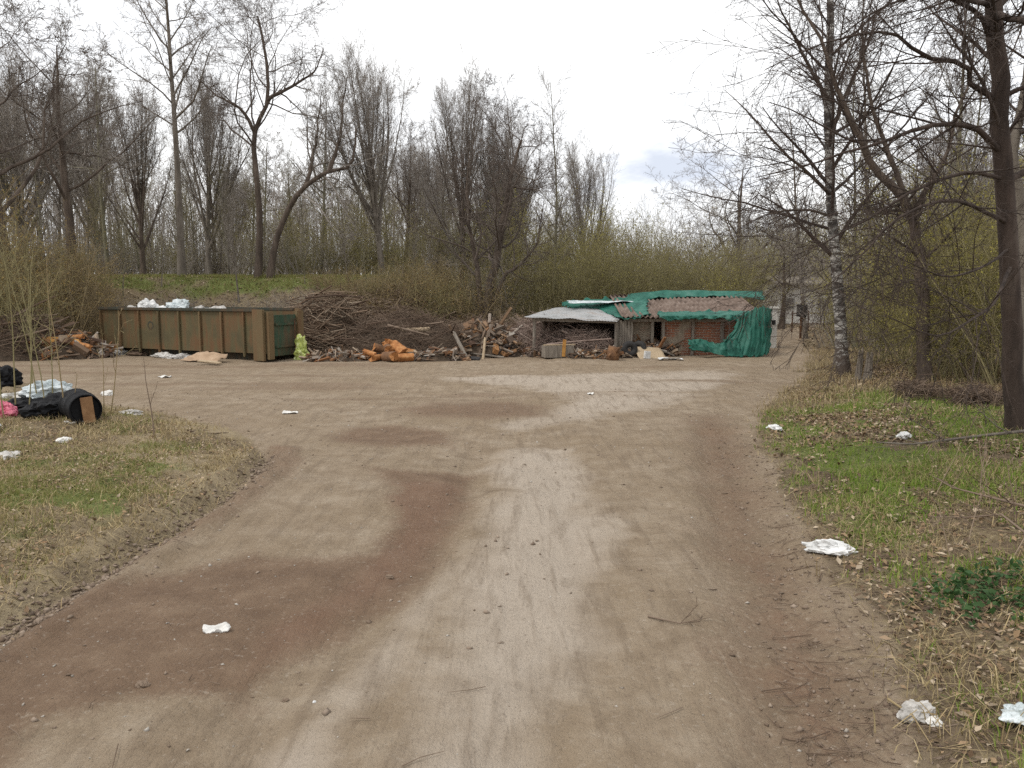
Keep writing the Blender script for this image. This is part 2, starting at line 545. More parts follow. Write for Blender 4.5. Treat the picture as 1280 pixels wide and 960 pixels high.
M['dark_glass'] = rough_mat('dark_glass', [(.3, (.012, .014, .016)), (.7, (.03, .034, .038))], 2, .15, 0, 0, None, .5)


def birch_mat():
    m, nt, b = newmat('birch_bark')
    co = coords(nt, 'Object', (1, 1, 2.2))
    f = tnoise(nt, co, 3.2, 5, .65)
    f2 = tnoise(nt, coords(nt, 'Object', (2, 2, 16)), 2.5, 3, .6)
    w = ramp(nt, f2, [(.38, (.10, .09, .08)), (.5, (.40, .38, .35)), (.7, (.56, .54, .50))])
    d = mixc(nt, ramp(nt, f, [(.44, 1.0), (.56, 0.0)]), w, (.045, .038, .033))
    sx_ = nd(nt, 'ShaderNodeSeparateXYZ'); nt.links.new(coords(nt, 'Object'), sx_.inputs[0])
    foot = mth(nt, 'ADD', sx_.outputs['Z'], mth(nt, 'MULTIPLY', mth(nt, 'SUBTRACT', f, .5), 3.5))
    d = mixc(nt, ramp(nt, foot, [(.35, 1.0), (1.0, 0.0)]), d, (.075, .055, .042))
    nt.links.new(d, b.inputs['Base Color'])
    b.inputs['Roughness'].default_value = .85
    bump(nt, b, f, .4, .02)
    return m


M['birch'] = birch_mat()


def container_mat(name, a, c, rust):
    m, nt, b = newmat(name)
    co = coords(nt, 'Object')
    f = tnoise(nt, co, 1.1, 5, .6, .4)
    s = tnoise(nt, coords(nt, 'Object', (3, 3, .35)), 2.2, 4, .65)
    base = ramp(nt, f, [(.35, a), (.6, c)])
    k = ramp(nt, mth(nt, 'ADD', mth(nt, 'MULTIPLY', f, .55), mth(nt, 'MULTIPLY', s, .55)), [(.5, 0.0), (.64, .8)])
    d = mixc(nt, k, base, rust)
    nt.links.new(d, b.inputs['Base Color'])
    b.inputs['Roughness'].default_value = .75
    b.inputs['Specular IOR Level'].default_value = .3
    bump(nt, b, tnoise(nt, co, 14, 4, .6), .25, .006)
    return m


M['box_olive'] = container_mat('olive_rusty_steel', (.082, .066, .034), (.112, .095, .046), (.135, .066, .030))
M['box_post'] = container_mat('ochre_rusty_steel', (.125, .088, .044), (.15, .108, .054), (.14, .072, .034))
M['box_green'] = container_mat('green_steel', (.028, .058, .034), (.042, .074, .044), (.10, .062, .035))
M['box_dark'] = container_mat('dark_steel', (.035, .04, .03), (.055, .055, .04), (.09, .055, .03))


def brick_mat():
    m, nt, b = newmat('ruined_brick')
    co = coords(nt, 'Object')
    mp = nd(nt, 'ShaderNodeMapping')
    mp.inputs['Rotation'].default_value = (R(90), 0, 0)
    nt.links.new(co, mp.inputs[0])
    br = nd(nt, 'ShaderNodeTexBrick')
    nt.links.new(mp.outputs[0], br.inputs['Vector'])
    br.inputs['Scale'].default_value = 1
    br.inputs['Brick Width'].default_value = .25
    br.inputs['Row Height'].default_value = .078
    br.inputs['Mortar Size'].default_value = .008
    br.inputs['Color1'].default_value = (.30, .115, .06, 1)
    br.inputs['Color2'].default_value = (.20, .085, .05, 1)
    br.inputs['Mortar'].default_value = (.30, .26, .21, 1)
    f = tnoise(nt, co, .9, 5, .6, .3)
    pl = ramp(nt, tnoise(nt, co, 6, 4, .6), [(.3, (.20, .165, .12)), (.7, (.33, .28, .21))])
    d = mixc(nt, ramp(nt, f, [(.52, 0.0), (.60, .9)]), br.outputs['Color'], pl)
    nt.links.new(d, b.inputs['Base Color'])
    b.inputs['Roughness'].default_value = .92
    bump(nt, b, mth(nt, 'ADD', br.outputs['Fac'], f), .5, .015)
    return m


M['brick'] = brick_mat()


def net_mat():
    m, nt, b = newmat('green_net')
    co = coords(nt, 'Object')
    f = tnoise(nt, co, 2.4, 4, .6)
    c = ramp(nt, f, [(.3, (.008, .085, .06)), (.5, (.022, .165, .118)), (.75, (.10, .27, .21))])
    nt.links.new(c, b.inputs['Base Color'])
    b.inputs['Roughness'].default_value = .6
    bump(nt, b, tnoise(nt, co, 60, 2, .5), .3, .004)
    tr = nd(nt, 'ShaderNodeBsdfTranslucent')
    nt.links.new(c, tr.inputs['Color'])
    ms = nd(nt, 'ShaderNodeMixShader')
    ms.inputs[0].default_value = .35
    nt.links.new(b.outputs[0], ms.inputs[1]); nt.links.new(tr.outputs[0], ms.inputs[2])
    nt.links.new(ms.outputs[0], nt.nodes['Material Output'].inputs['Surface'])
    return m


M['net'] = net_mat()


def ground_mat():
    m, nt, b = newmat('yard_ground')
    co = coords(nt, 'Object')
    a1 = nd(nt, 'ShaderNodeAttribute', attribute_name='m1')
    a2 = nd(nt, 'ShaderNodeAttribute', attribute_name='m2')
    s1 = nd(nt, 'ShaderNodeSeparateColor'); nt.links.new(a1.outputs['Color'], s1.inputs[0])
    s2 = nd(nt, 'ShaderNodeSeparateColor'); nt.links.new(a2.outputs['Color'], s2.inputs[0])
    verge, green, wet = s1.outputs
    red, pale, lit = s2.outputs
    big = tnoise(nt, co, .55, 5, .6)
    mid = tnoise(nt, co, 3.0, 6, .65)
    fine = tnoise(nt, co, 26, 5, .7)
    grit = tnoise(nt, co, 110, 3, .7)
    streak = tnoise(nt, coords(nt, 'Object', (5.5, .7, 1)), 1.6, 5, .65, .4)

    def edge(mask, amt=.5):      # break the soft edge of a mask with soil texture
        v = mth(nt, 'ADD', mask, mth(nt, 'MULTIPLY', mth(nt, 'SUBTRACT', mth(nt, 'ADD', mth(nt, 'MULTIPLY', mid, .6), mth(nt, 'MULTIPLY', fine, .4)), .5), amt * 2))
        return v

    dirt = ramp(nt, mid, [(.3, (.19, .141, .094)), (.5, (.265, .205, .143)), (.7, (.33, .268, .198))])
    dirt = mixc(nt, mth(nt, 'MULTIPLY', ramp(nt, big, [(.40, 0.0), (.62, 1.0)]), .55), dirt, (.215, .158, .10))
    dirt = mixc(nt, ramp(nt, edge(pale, .35), [(.3, 0.0), (.8, .75)]), dirt, (.41, .35, .285))
    dirt = mixc(nt, mth(nt, 'MULTIPLY', ramp(nt, streak, [(.50, 0.0), (.64, 1.0)]), .45), dirt, (.16, .118, .08))
    wetf = ramp(nt, edge(wet, .9), [(.24, 0.0), (.74, 1.0)])
    wcol = ramp(nt, mid, [(.3, (.112, .066, .039)), (.55, (.155, .097, .059)), (.75, (.205, .138, .088))])
    wcol = mixc(nt, mth(nt, 'MULTIPLY', ramp(nt, edge(red, .4), [(.3, 0.0), (.8, 1.0)]), .6), wcol, (.155, .082, .05))
    dirt = mixc(nt, mth(nt, 'MULTIPLY', wetf, .84), dirt, wcol)
    dirt = mixc(nt, mth(nt, 'MULTIPLY', ramp(nt, fine, [(.56, 0.0), (.68, 1.0)]), .36), dirt, (.14, .10, .07))
    dirt = mixc(nt, mth(nt, 'MULTIPLY', ramp(nt, fine, [(.30, 1.0), (.42, 0.0)]), .30), dirt, (.48, .42, .35))
    # verge: straw, mould and moss
    vs = ramp(nt, mth(nt, 'ADD', mth(nt, 'MULTIPLY', fine, .6), mth(nt, 'MULTIPLY', mid, .4)), [(.35, (.08, .056, .036)), (.48, (.155, .115, .07)), (.58, (.24, .19, .112)), (.7, (.33, .27, .17))])
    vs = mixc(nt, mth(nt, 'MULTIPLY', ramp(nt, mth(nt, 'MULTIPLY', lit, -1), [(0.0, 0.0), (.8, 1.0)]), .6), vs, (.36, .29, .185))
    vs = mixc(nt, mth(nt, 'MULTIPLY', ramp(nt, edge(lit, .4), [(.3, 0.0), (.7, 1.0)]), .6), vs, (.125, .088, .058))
    gc = ramp(nt, fine, [(.35, (.07, .10, .02)), (.55, (.13, .16, .038)), (.7, (.21, .21, .075))])
    vs = mixc(nt, mth(nt, 'MULTIPLY', ramp(nt, edge(green, .5), [(.35, 0.0), (.8, 1.0)]), .85), vs, gc)
    vf = ramp(nt, edge(verge, .38), [(.36, 0.0), (.64, 1.0)])
    c = mixc(nt, vf, dirt, vs)
    nt.links.new(c, b.inputs['Base Color'])
    b.inputs['Specular IOR Level'].default_value = .25
    rg = mth(nt, 'SUBTRACT', .97, mth(nt, 'MULTIPLY', wetf, .14))
    nt.links.new(rg, b.inputs['Roughness'])
    h = mth(nt, 'ADD', mth(nt, 'ADD', mth(nt, 'MULTIPLY', mid, .8), mth(nt, 'MULTIPLY', streak, .5)), mth(nt, 'ADD', mth(nt, 'MULTIPLY', fine, .45), mth(nt, 'MULTIPLY', grit, .16)))
    bump(nt, b, h, 1.0, .06)
    return m


M['ground'] = ground_mat()

# ------------------------------------------------------------------ ground
gi = np.arange(nx * ny).reshape(ny, nx)
GF = np.stack([gi[:-1, :-1], gi[:-1, 1:], gi[1:, 1:], gi[1:, :-1]], -1).reshape(-1, 4)
GV = np.stack([GX.ravel(), GY.ravel(), GZ], 1)
facev = mk[0][GF].mean(1)


def sub_sheet(name, sel):
    F = GF[sel]
    used = np.unique(F)
    rm = np.full(len(GV), -1); rm[used] = np.arange(len(used))
    me = npmesh(name, GV[used], rm[F], True)
    for an, ch in (('m1', (0, 1, 2)), ('m2', (3, 4, 5))):
        at_ = me.color_attributes.new(an, 'FLOAT_COLOR', 'POINT')
        c = np.ones((len(used), 4), np.float32)
        for k, q in enumerate(ch): c[:, k] = mk[q][used]
        at_.data.foreach_set('color', c.ravel())
    return link(name, me, M['ground'])


tag(sub_sheet('dirt_road', facev < .5), 'bare trodden dirt road widening into the yard, with damp brown patches', 'road', kind='structure')
tag(sub_sheet('ground', facev >= .5), 'verges and wood floor of straw, moss and leaf mould beside the dirt road', 'ground', kind='structure')

# ------------------------------------------------------------------ sky and light
w = bpy.data.worlds.new('World')
S.world = w
w.use_nodes = True
nt = w.node_tree
bg = nt.nodes['Background']
sky = nd(nt, 'ShaderNodeTexSky', sky_type='NISHITA')
sky.sun_disc = False
SUN_EL, SUN_AZ = R(56), R(-112)         # azimuth clockwise from +Y
sky.sun_elevation = SUN_EL
sky.sun_rotation = SUN_AZ
sky.air_density = 1.2; sky.dust_density = 2.0
tc = nd(nt, 'ShaderNodeTexCoord')
mp = nd(nt, 'ShaderNodeMapping'); mp.inputs['Scale'].default_value = (1, 1, 2.6)
nt.links.new(tc.outputs['Generated'], mp.inputs[0])
cl = tnoise(nt, mp.outputs[0], 2.3, 5, .55, .3)
cloud = ramp(nt, cl, [(.3, (9.3, 9.5, 9.9)), (.5, (10.6, 10.7, 10.8)), (.7, (12.2, 12.2, 12.1))])
# a thinner blue-grey stretch of cloud low over the wood
d0 = ray(845, 212).normalized()
dv = nd(nt, 'ShaderNodeVectorMath', operation='SUBTRACT'); nt.links.new(tc.outputs['Generated'], dv.inputs[0]); dv.inputs[1].default_value = d0
ds = nd(nt, 'ShaderNodeVectorMath', operation='MULTIPLY'); nt.links.new(dv.outputs[0], ds.inputs[0]); ds.inputs[1].default_value = (8.5, 8.5, 26)
dl = nd(nt, 'ShaderNodeVectorMath', operation='LENGTH'); nt.links.new(ds.outputs[0], dl.inputs[0])
q = mth(nt, 'ADD', dl.outputs['Value'], mth(nt, 'MULTIPLY', mth(nt, 'SUBTRACT', tnoise(nt, mp.outputs[0], 16, 5, .6), .5), 1.6))
gap = ramp(nt, q, [(.25, .85), (1.1, 0.0)])
cloud = mixc(nt, gap, cloud, (5.6, 6.1, 7.2))
nt.links.new(mixc(nt, .93, sky.outputs[0], cloud), bg.inputs['Color'])
bg.inputs['Strength'].default_value = .1

sl = bpy.data.lights.new('sun', 'SUN')
sl.energy = 1.4
sl.angle = R(14)
sl.color = (1, .95, .88)
so = bpy.data.objects.new('sun', sl)
COL.objects.link(so)
sdir = Vector((math.sin(SUN_AZ) * math.cos(SUN_EL), math.cos(SUN_AZ) * math.cos(SUN_EL), math.sin(SUN_EL)))
so.rotation_euler = sdir.to_track_quat('Z', 'Y').to_euler()

# ------------------------------------------------------------------ trees
UP = Vector((0, 0, 1))


def perp(d, ang):
    a = d.orthogonal().normalized()
    return (Matrix.Rotation(ang, 3, d) @ a)


def along(pts, t):
    f = t * (len(pts) - 1)
    i = min(int(f), len(pts) - 2)
    return pts[i].lerp(pts[i + 1], f - i), (pts[i + 1] - pts[i]).normalized()


def grow(B, p0, d0, L, r0, lv, P, rg):
    """one shoot and, recursively, its side shoots; B is a list of Tubes by level"""
    n = P['seg'][lv]
    d = d0.normalized()
    pts = [p0.copy()]
    step = L / n
    for i in range(n):
        d = (d + Vector((rg.gauss(0, 1), rg.gauss(0, 1), rg.gauss(0, 1))) * P['wig'][lv] + UP * P['up'][lv]).normalized()
        pts.append(pts[-1] + d * step)
    r1 = max(r0 * P['taper'][lv], P['rmin'])
    rad = [r0 + (r1 - r0) * (i / n) for i in range(n + 1)]
    if lv == 0 and P.get('flare'):
        rad[0] *= 1.35
    B[min(lv, len(B) - 1)].add(pts, rad, P['sides'][lv])
    shoots(B, pts, rad, L, lv, P, rg)
    return pts


def shoots(B, pts, rad, L, lv, P, rg, t0=None):
    if lv + 1 >= len(P['seg']):
        return
    k = P['n'][lv]
    k = max(1, int(round(k * (.75 + .5 * rg.random()))))
    a0 = rg.random() * 6.28
    s0 = P['start'][lv] if t0 is None else t0
    for j in range(k):
        t = s0 + (1 - s0) * ((j + rg.random() * .9) / k)
        p, d = along(pts, min(t, .999))
        ang = R(P['ang'][lv] + rg.gauss(0, P['angv'][lv]))
        pd = perp(d, a0 + j * 2.4 + rg.gauss(0, .4))
        nd_ = d * math.cos(ang) + pd * math.sin(ang)
        ll = L * P['len'][lv] * (1 - P['fall'][lv] * t) * (.6 + .7 * rg.random())
        if lv == 0 and P.get('reach'):
            ll = max((P['reach'] - p.z) * (1.06 - .34 * (ang / .7) ** 2) * rg.uniform(.86, 1.03), 1.2)
        rl = rad[0] + (rad[-1] - rad[0]) * t
        rr = max(min(rl * .75, rl * P['rr'][lv] * (.7 + .5 * rg.random())), P['rmin'])
        grow(B, p, nd_, ll, rr, lv + 1, P, rg)


BASE = dict(sides=(8, 5, 4, 3, 3), rmin=.0034, flare=True)
KIND = {
    # tall straight trunk, few ascending limbs near the top
    'tall': dict(BASE, seg=(9, 6, 5, 3, 2), wig=(.012, .09, .13, .15, .15), up=(.02, .06, .05, .04, .02), taper=(.22, .25, .3, .4, .6),
                 n=(20, 10, 9, 5), start=(.45, .25, .2, .2), ang=(52, 42, 42, 42), angv=(10, 12, 14, 15), len=(.33, .45, .40, .5), fall=(.55, .45, .4, .3), rr=(.42, .5, .5, .6)),
    # short bole, dense broom of upright limbs, domed top
    'broom': dict(BASE, seg=(6, 8, 5, 3, 2), wig=(.03, .05, .09, .13, .15), up=(.02, .10, .10, .06, .03), taper=(.15, .16, .3, .4, .6),
                  n=(24, 16, 9, 5), start=(.22, .28, .15, .2), ang=(27, 24, 32, 38), angv=(12, 8, 12, 14), len=(.78, .30, .42, .5), fall=(.42, .25, .3, .3), reach=9.6, rr=(.5, .45, .5, .6)),
    # crooked spreading oak
    'oak': dict(BASE, seg=(7, 8, 6, 4, 2), wig=(.05, .17, .2, .2, .2), up=(.01, .03, .03, .03, .02), taper=(.10, .15, .3, .4, .6),
                n=(15, 10, 9, 6), start=(.35, .25, .2, .15), ang=(60, 48, 46, 45), angv=(14, 14, 16, 18), len=(.55, .45, .42, .45), fall=(.4, .4, .4, .3), rr=(.38, .48, .5, .6)),
    # slim pole of a young wood tree
    'slim': dict(BASE, seg=(9, 5, 4, 2), wig=(.025, .08, .12, .15), up=(.02, .07, .05, .03), taper=(.12, .25, .35, .6),
                 n=(32, 10, 7), start=(.25, .2, .15), ang=(40, 38, 40), angv=(9, 12, 14), len=(.26, .40, .42), fall=(.6, .4, .4), rr=(.38, .5, .6)),
}


class Proto:
    pass


def make_proto(kind, seed, H=10.0, r=.17, bark='bark', twig='twig', lean=.03, name='bare_tree'):
    rg = random.Random(seed)
    P = KIND[kind]
    T0, T1 = Tubes(), Tubes()
    d = Vector((rg.gauss(0, lean), rg.gauss(0, lean), 1))
    hh = {'tall': .97, 'broom': .62, 'oak': .68, 'slim': 1.0}[kind] * H
    grow([T0, T0, T1, T1, T1], Vector((0, 0, -.1)), d, hh, r, 0, P, rg)
    pr = Proto()
    pr.a = T0.mesh('trunk'); pr.a.materials.append(M[bark])
    pr.b = T1.mesh('crown'); pr.b.materials.append(M[twig])
    pr.name = name
    co = np.empty(len(pr.b.vertices) * 3, np.float32); pr.b.vertices.foreach_get('co', co)
    pr.h = float(np.percentile(co.reshape(-1, 3)[:, 2], 99.5))
    return pr


def put_tree(pr, loc, height, rz, label, group=None, cat='tree', squash=1.0):
    o = empty(pr.name, loc, rz, label, cat, group)
    s = height / pr.h
    o.scale = (s * squash, s * squash, s)
    for nm, me in (('trunk', pr.a), ('crown', pr.b)):
        c = bpy.data.objects.new(nm, me)
        COL.objects.link(c); c.parent = o
    return o


PR = {
    'tall1': make_proto('tall', 14, r=.115, lean=.008), 'tall2': make_proto('tall', 2, r=.11, bark='bark_green'),
    'broom1': make_proto('broom', 3, r=.19), 'broom2': make_proto('broom', 4, r=.20, bark='bark_dark'), 'broom3': make_proto('broom', 5, r=.20, twig='twig'),
    'oak1': make_proto('oak', 6, r=.16, bark='bark_dark', twig='twig_dark', name='oak_tree'), 'oak2': make_proto('oak', 7, r=.17, bark='bark_dark', name='oak_tree'),
    'slim1': make_proto('slim', 8, r=.09), 'slim2': make_proto('slim', 9, r=.08, bark='bark_green'), 'slim3': make_proto('slim', 10, r=.085, bark='bark_green', twig='twig_olive'),
}


def tree_px(key, px, Y, ytop, label, group=None, squash=1.0, rz=None):
    g = on(px, Y)
    h = topz(ytop, Y) - g.z
    return put_tree(PR[key], g, h, rnd.random() * 6.28 if rz is None else rz, label, group, squash=squash)


HERO = [
    ('tall1', 228, 33.5, -95, 'tall straight bare tree with wide-set limbs rising behind the rusty skip'),
    ('broom2', 180, 36, 92, 'dark bare tree with a brush of upright limbs, left of the tallest straight trunk'),
    ('oak1', 22, 27, -60, 'gnarled bare tree with dark twisting limbs at the left edge of the wood'),
    ('oak2', 92, 31, -20, 'crooked bare tree above the ochre bushes, second from the left edge'),
    ('tall2', 138, 39, 40, 'thin bare tree with a mossy trunk among the crooked trees far left'),
    ('broom3', 262, 40, 85, 'fine twigged bare tree just right of the tallest straight trunk'),
    ('broom1', 478, 35, 52, 'broad bare lime tree with a dense domed broom of upright limbs over the brush heap'),
    ('broom2', 578, 37, 78, 'broad dome-topped bare tree left of the slender pale pole tree, over the mixed rubbish'),
    ('broom3', 628, 37, 128, 'lower bare tree shouldering the right side of the dome-topped pair'),
    ('slim2', 690, 31, 78, 'slender pale tree standing clear above the wood left of the shed'),
    ('broom1', 738, 42, 172, 'bare round-headed tree right of the slender pale tree, over the shed roof'),
    ('oak2', 925, 42, 165, 'spreading bare oak with a rounded crown behind the right end of the shed'),
    ('tall2', 402, 40, 95, 'thin bare tree seen through the arch of the leaning trunk'),
    ('slim1', 543, 40, 100, 'narrow bare tree in the gap between the two domed trees'),
]
for k, px, Y, yt, lb in HERO:
    sq = {'broom1': .82, 'broom2': .80, 'broom3': .85, 'oak2': .95}.get(k, 1.0)
    if px == 925: sq = 1.25
    tree_px(k, px, Y, yt, lb, squash=sq)


# trees grown on hand-laid trunks
def handtree(name, trunks, limbs, P, seed, bark, twig, label, cat='tree', lvl=0, loc=None, limb_bark=None, foliage=None):
    """trunks / limbs: (points, r0, r1, shoot level, count factor) in world space"""
    rg = random.Random(seed)
    o = empty(name, loc, 0, label, cat)
    L0 = Vector(loc)
    T0, T1 = Tubes(), Tubes()

    def smooth(ps, n=10):
        out = []
        for i in range(n + 1):
            f = i / n * (len(ps) - 1)
            a = min(int(f), len(ps) - 2)
            t = f - a
            p0 = ps[max(a - 1, 0)]; p1 = ps[a]; p2 = ps[a + 1]; p3 = ps[min(a + 2, len(ps) - 1)]
            out.append(.5 * ((2 * p1) + (p2 - p0) * t + (2 * p0 - 5 * p1 + 4 * p2 - p3) * t * t + (3 * p1 - p0 - 3 * p2 + p3) * t ** 3))
        return out

    for ps, r0, r1, lv, t0 in trunks + limbs:
        ps = smooth([p - L0 for p in ps], 14 if (ps, r0, r1, lv, t0) in trunks else 12)
        for i in range(1, len(ps) - 1):
            ps[i] += Vector((rg.gauss(0, 1), rg.gauss(0, 1), rg.gauss(0, 1))) * r0 * (.10 if lv == 0 else .25)
        n = len(ps)
        rad = [r0 + ((r1 if lv == 0 else r1 * .5) - r0) * (i / (n - 1)) for i in range(n)]
        if lv == 0:
            rad[0] *= 1.25; rad[1] *= 1.06
            T = Tubes(); T.add(ps, rad, 12); T.build('trunk', M[bark], o)
        else:
            T = Tubes(); T.add(ps, rad, 7); T.build('branch', M[limb_bark or bark], o)
        L = sum((ps[i + 1] - ps[i]).length for i in range(n - 1))
        shoots([T1] * 5, ps, rad, L, lv, P if lv == 0 else dict(P, n=(P['n'][0], int(P['n'][1] * 1.7)) + tuple(P['n'][2:])), rg, t0)
    T1.build('crown', M[twig], o)
    return o


PO = dict(KIND['oak'])
# twin crooked tree with a leaning stem
Yq = 33.0
b1, b2 = on(322, Yq), on(338, Yq)
handtree('oak_tree',
         [([b1 - UP * .1, at(325, 280, Yq), at(320, 215, Yq), at(318, 165, Yq), at(335, 125, Yq), at(330, 60, Yq), at(322, 20, Yq)], .15, .035, 0, .4)],
         [([at(318, 165, Yq), at(300, 135, Yq - .4), at(270, 120, Yq - .6), at(245, 95, Yq)], .08, .02, 1, .15),
          ([at(335, 125, Yq), at(365, 108, Yq), at(392, 90, Yq), at(405, 60, Yq)], .08, .02, 1, .1)],
         PO, 21, 'bark_dark', 'twig_dark', 'crooked dark oak with a forked crown behind the right half of the skip', loc=b1)
handtree('leaning_tree',
         [([b2 - UP * .1, at(343, 310, Yq), at(358, 268, Yq), at(382, 232, Yq - .3), at(412, 214, Yq - .3), at(438, 205, Yq), at(445, 160, Yq)], .15, .04, 0, .45)],
         [([at(382, 232, Yq - .3), at(392, 190, Yq), at(398, 150, Yq), at(402, 115, Yq)], .09, .02, 1, .1),
          ([at(412, 214, Yq - .3), at(425, 170, Yq), at(428, 130, Yq), at(434, 95, Yq)], .09, .02, 1, .1)],
         PO, 22, 'bark_dark', 'twig', 'leaning bare tree whose trunk arches to the right behind the brush heap', loc=b2)
# dark multi-stem alder left of the shed
Yd = 29.0
bd = on(604, Yd)
handtree('alder_tree',
         [([bd - UP * .1, at(612, 360, Yd), at(622, 320, Yd), at(630, 270, Yd), at(640, 215, Yd), at(652, 175, Yd)], .19, .04, 0, .35)],
         [([bd, at(598, 350, Yd), at(590, 300, Yd), at(584, 240, Yd), at(586, 190, Yd)], .13, .03, 1, .25),
          ([bd, at(625, 352, Yd), at(650, 330, Yd), at(672, 300, Yd), at(680, 250, Yd)], .10, .02, 1, .3)],
         PO, 23, 'bark_dark', 'twig_dark', 'dark alder with several stems from one foot, left of the metal lean-to roof', loc=bd)

# the wood behind: individual trees in loose rows
fill = []
for px in range(-190, 1500, 46):
    if 955 < px < 1060: continue
    fill.append((px + rnd.uniform(-13, 13), rnd.uniform(41, 50), 0))
for px in range(-180, 1480, 46):
    fill.append((px + rnd.uniform(-12, 12), rnd.uniform(52, 64), 1))


def skyline(px):
    xs = [-200, 0, 120, 200, 300, 420, 470, 560, 640, 700, 760, 800, 860, 900, 960, 1040, 1150, 1300, 1500]
    ys = [20, 40, 80, 130, 130, 140, 120, 150, 170, 215, 235, 248, 262, 250, 215, 190, 150, 120, 100]
    return float(np.interp(px, xs, ys))


for px, Y, row in fill:
    yt = skyline(px) + rnd.uniform(-5, 50) + row * 30
    key = rnd.choice(['broom1', 'broom3', 'tall1', 'tall2', 'oak1', 'slim2', 'slim1', 'slim3', 'oak2', 'tall2'] if px < 640 or px > 1020 else ['slim1', 'slim2', 'slim3', 'slim3', 'broom3', 'tall2', 'broom1'])
    if 640 < px < 1020:
        zone, g = 'bare tree of the low distant wood behind the green-netted shed', 'wood behind the shed'
    elif px <= 640:
        zone, g = 'bare tree in the grey mass of wood beyond the grassy bank', 'wood beyond the grassy bank'
    else:
        zone, g = 'bare tree of the distant wood seen through the right-hand thicket', 'wood behind the right-hand thicket'
    tree_px(key, px, Y, yt, zone, g, squash=rnd.uniform(.8, 1.1))
# young poles nearer the bank
for px in (55, 118, 152, 205, 285, 300, 365, 382, 440, 455, 515, 530, 560, 572, 620, 660, 668, 705, 760, 785):
    Y = rnd.uniform(30.5, 37) if px < 600 else rnd.uniform(30, 36)
    tree_px(rnd.choice(['slim1', 'slim2', 'slim3']), px + rnd.uniform(-5, 5), Y, skyline(px) + rnd.uniform(60, 150),
            'thin young pole tree on the near edge of the wood, above bank and heaps', 'young pole trees at the edge of the wood')


# ------------------------------------------------------------------ bushes
def bush_proto(seed, H, rad, nst, twig, leaf, nleaf, lsize, name, lean=.35, sp=3):
    rg = random.Random(seed)
    T = Tubes()
    tips = []
    P = dict(BASE, seg=(5, 3, 2), sides=(4, 3, 3), wig=(.15, .18, .18), up=(.04, .03, .02), taper=(.22, .4, .6), n=(11, sp), start=(.2, .15),
             ang=(42, 42), angv=(14, 16), len=(.42, .42), fall=(.35, .3), rr=(.5, .6), flare=False, rmin=.0035)

    class Rec(Tubes):
        def add(s, pts, r, sides=3):
            Tubes.add(s, pts, r, sides)
            if sides == 3: tips.extend([pts[-1], pts[len(pts) // 2]])
    T = Rec()
    for i in range(nst):
        a = rg.random() * 6.28
        q = rad * math.sqrt(rg.random())
        p = Vector((math.cos(a) * q, math.sin(a) * q, -.05))
        d = Vector((math.cos(a) * lean * rg.random(), math.sin(a) * lean * rg.random(), 1))
        grow([T, T, T], p, d, H * (.6 + .45 * rg.random()), .012 + .012 * rg.random(), 0, P, rg)
    pr = Proto()
    pr.a = T.mesh('stems'); pr.a.materials.append(M[twig])
    pr.parts = [('stems', pr.a)]
    if nleaf:
        rn = np.random.default_rng(seed)
        C = np.array([tuple(t) for t in tips])
        C = C[rn.integers(0, len(C), nleaf)] + rn.normal(size=(nleaf, 3)) * .06
        C = C[C[:, 2] > .1]
        V, F = leaf_quads(C, lsize, .5, 0, rn)
        lf = npmesh('foliage', V, F); lf.materials.append(M[leaf])
        pr.parts.append(('foliage', lf))
    pr.h = H
    pr.name = name
    return pr


def put_bush(pr, loc, h, rz, label, group, wid=1.0):
    o = empty(pr.name, loc, rz, label, 'bush', group)
    s = h / pr.h
    o.scale = (s * wid, s * wid, s)
    for nm, me in pr.parts:
        c = bpy.data.objects.new(nm, me)
        COL.objects.link(c); c.parent = o
    return o


BU = {
    'ochre': bush_proto(31, 3.0, 1.0, 34, 'twig_ochre', 'leaf_ochre', 2600, .022, 'ochre_bush'),
    'ochre2': bush_proto(32, 3.0, .9, 30, 'twig_olive', 'leaf_ochre', 2200, .022, 'ochre_bush'),
    'spring': bush_proto(33, 4.0, 1.2, 26, 'twig_olive', 'leaf_spring', 3800, .028, 'spring_bush', .6),
    'spring2': bush_proto(34, 4.0, 1.0, 22, 'twig_olive', 'leaf_spring', 3000, .028, 'spring_bush', .7),
    'brown': bush_proto(35, 4.0, 1.2, 30, 'twig', 'leaf_ochre', 500, .018, 'bare_bush', .6, 4),
    'olive': bush_proto(36, 4.5, 1.3, 32, 'twig_olive', 'leaf_spring', 1500, .024, 'bare_bush', .6, 4),
}


def bush_px(key, px, Y, yt, label, group, wid=1.0):
    g = on(px, Y)
    return put_bush(BU[key], g, topz(yt, Y) - g.z, rnd.random() * 6.28, label, group, wid)


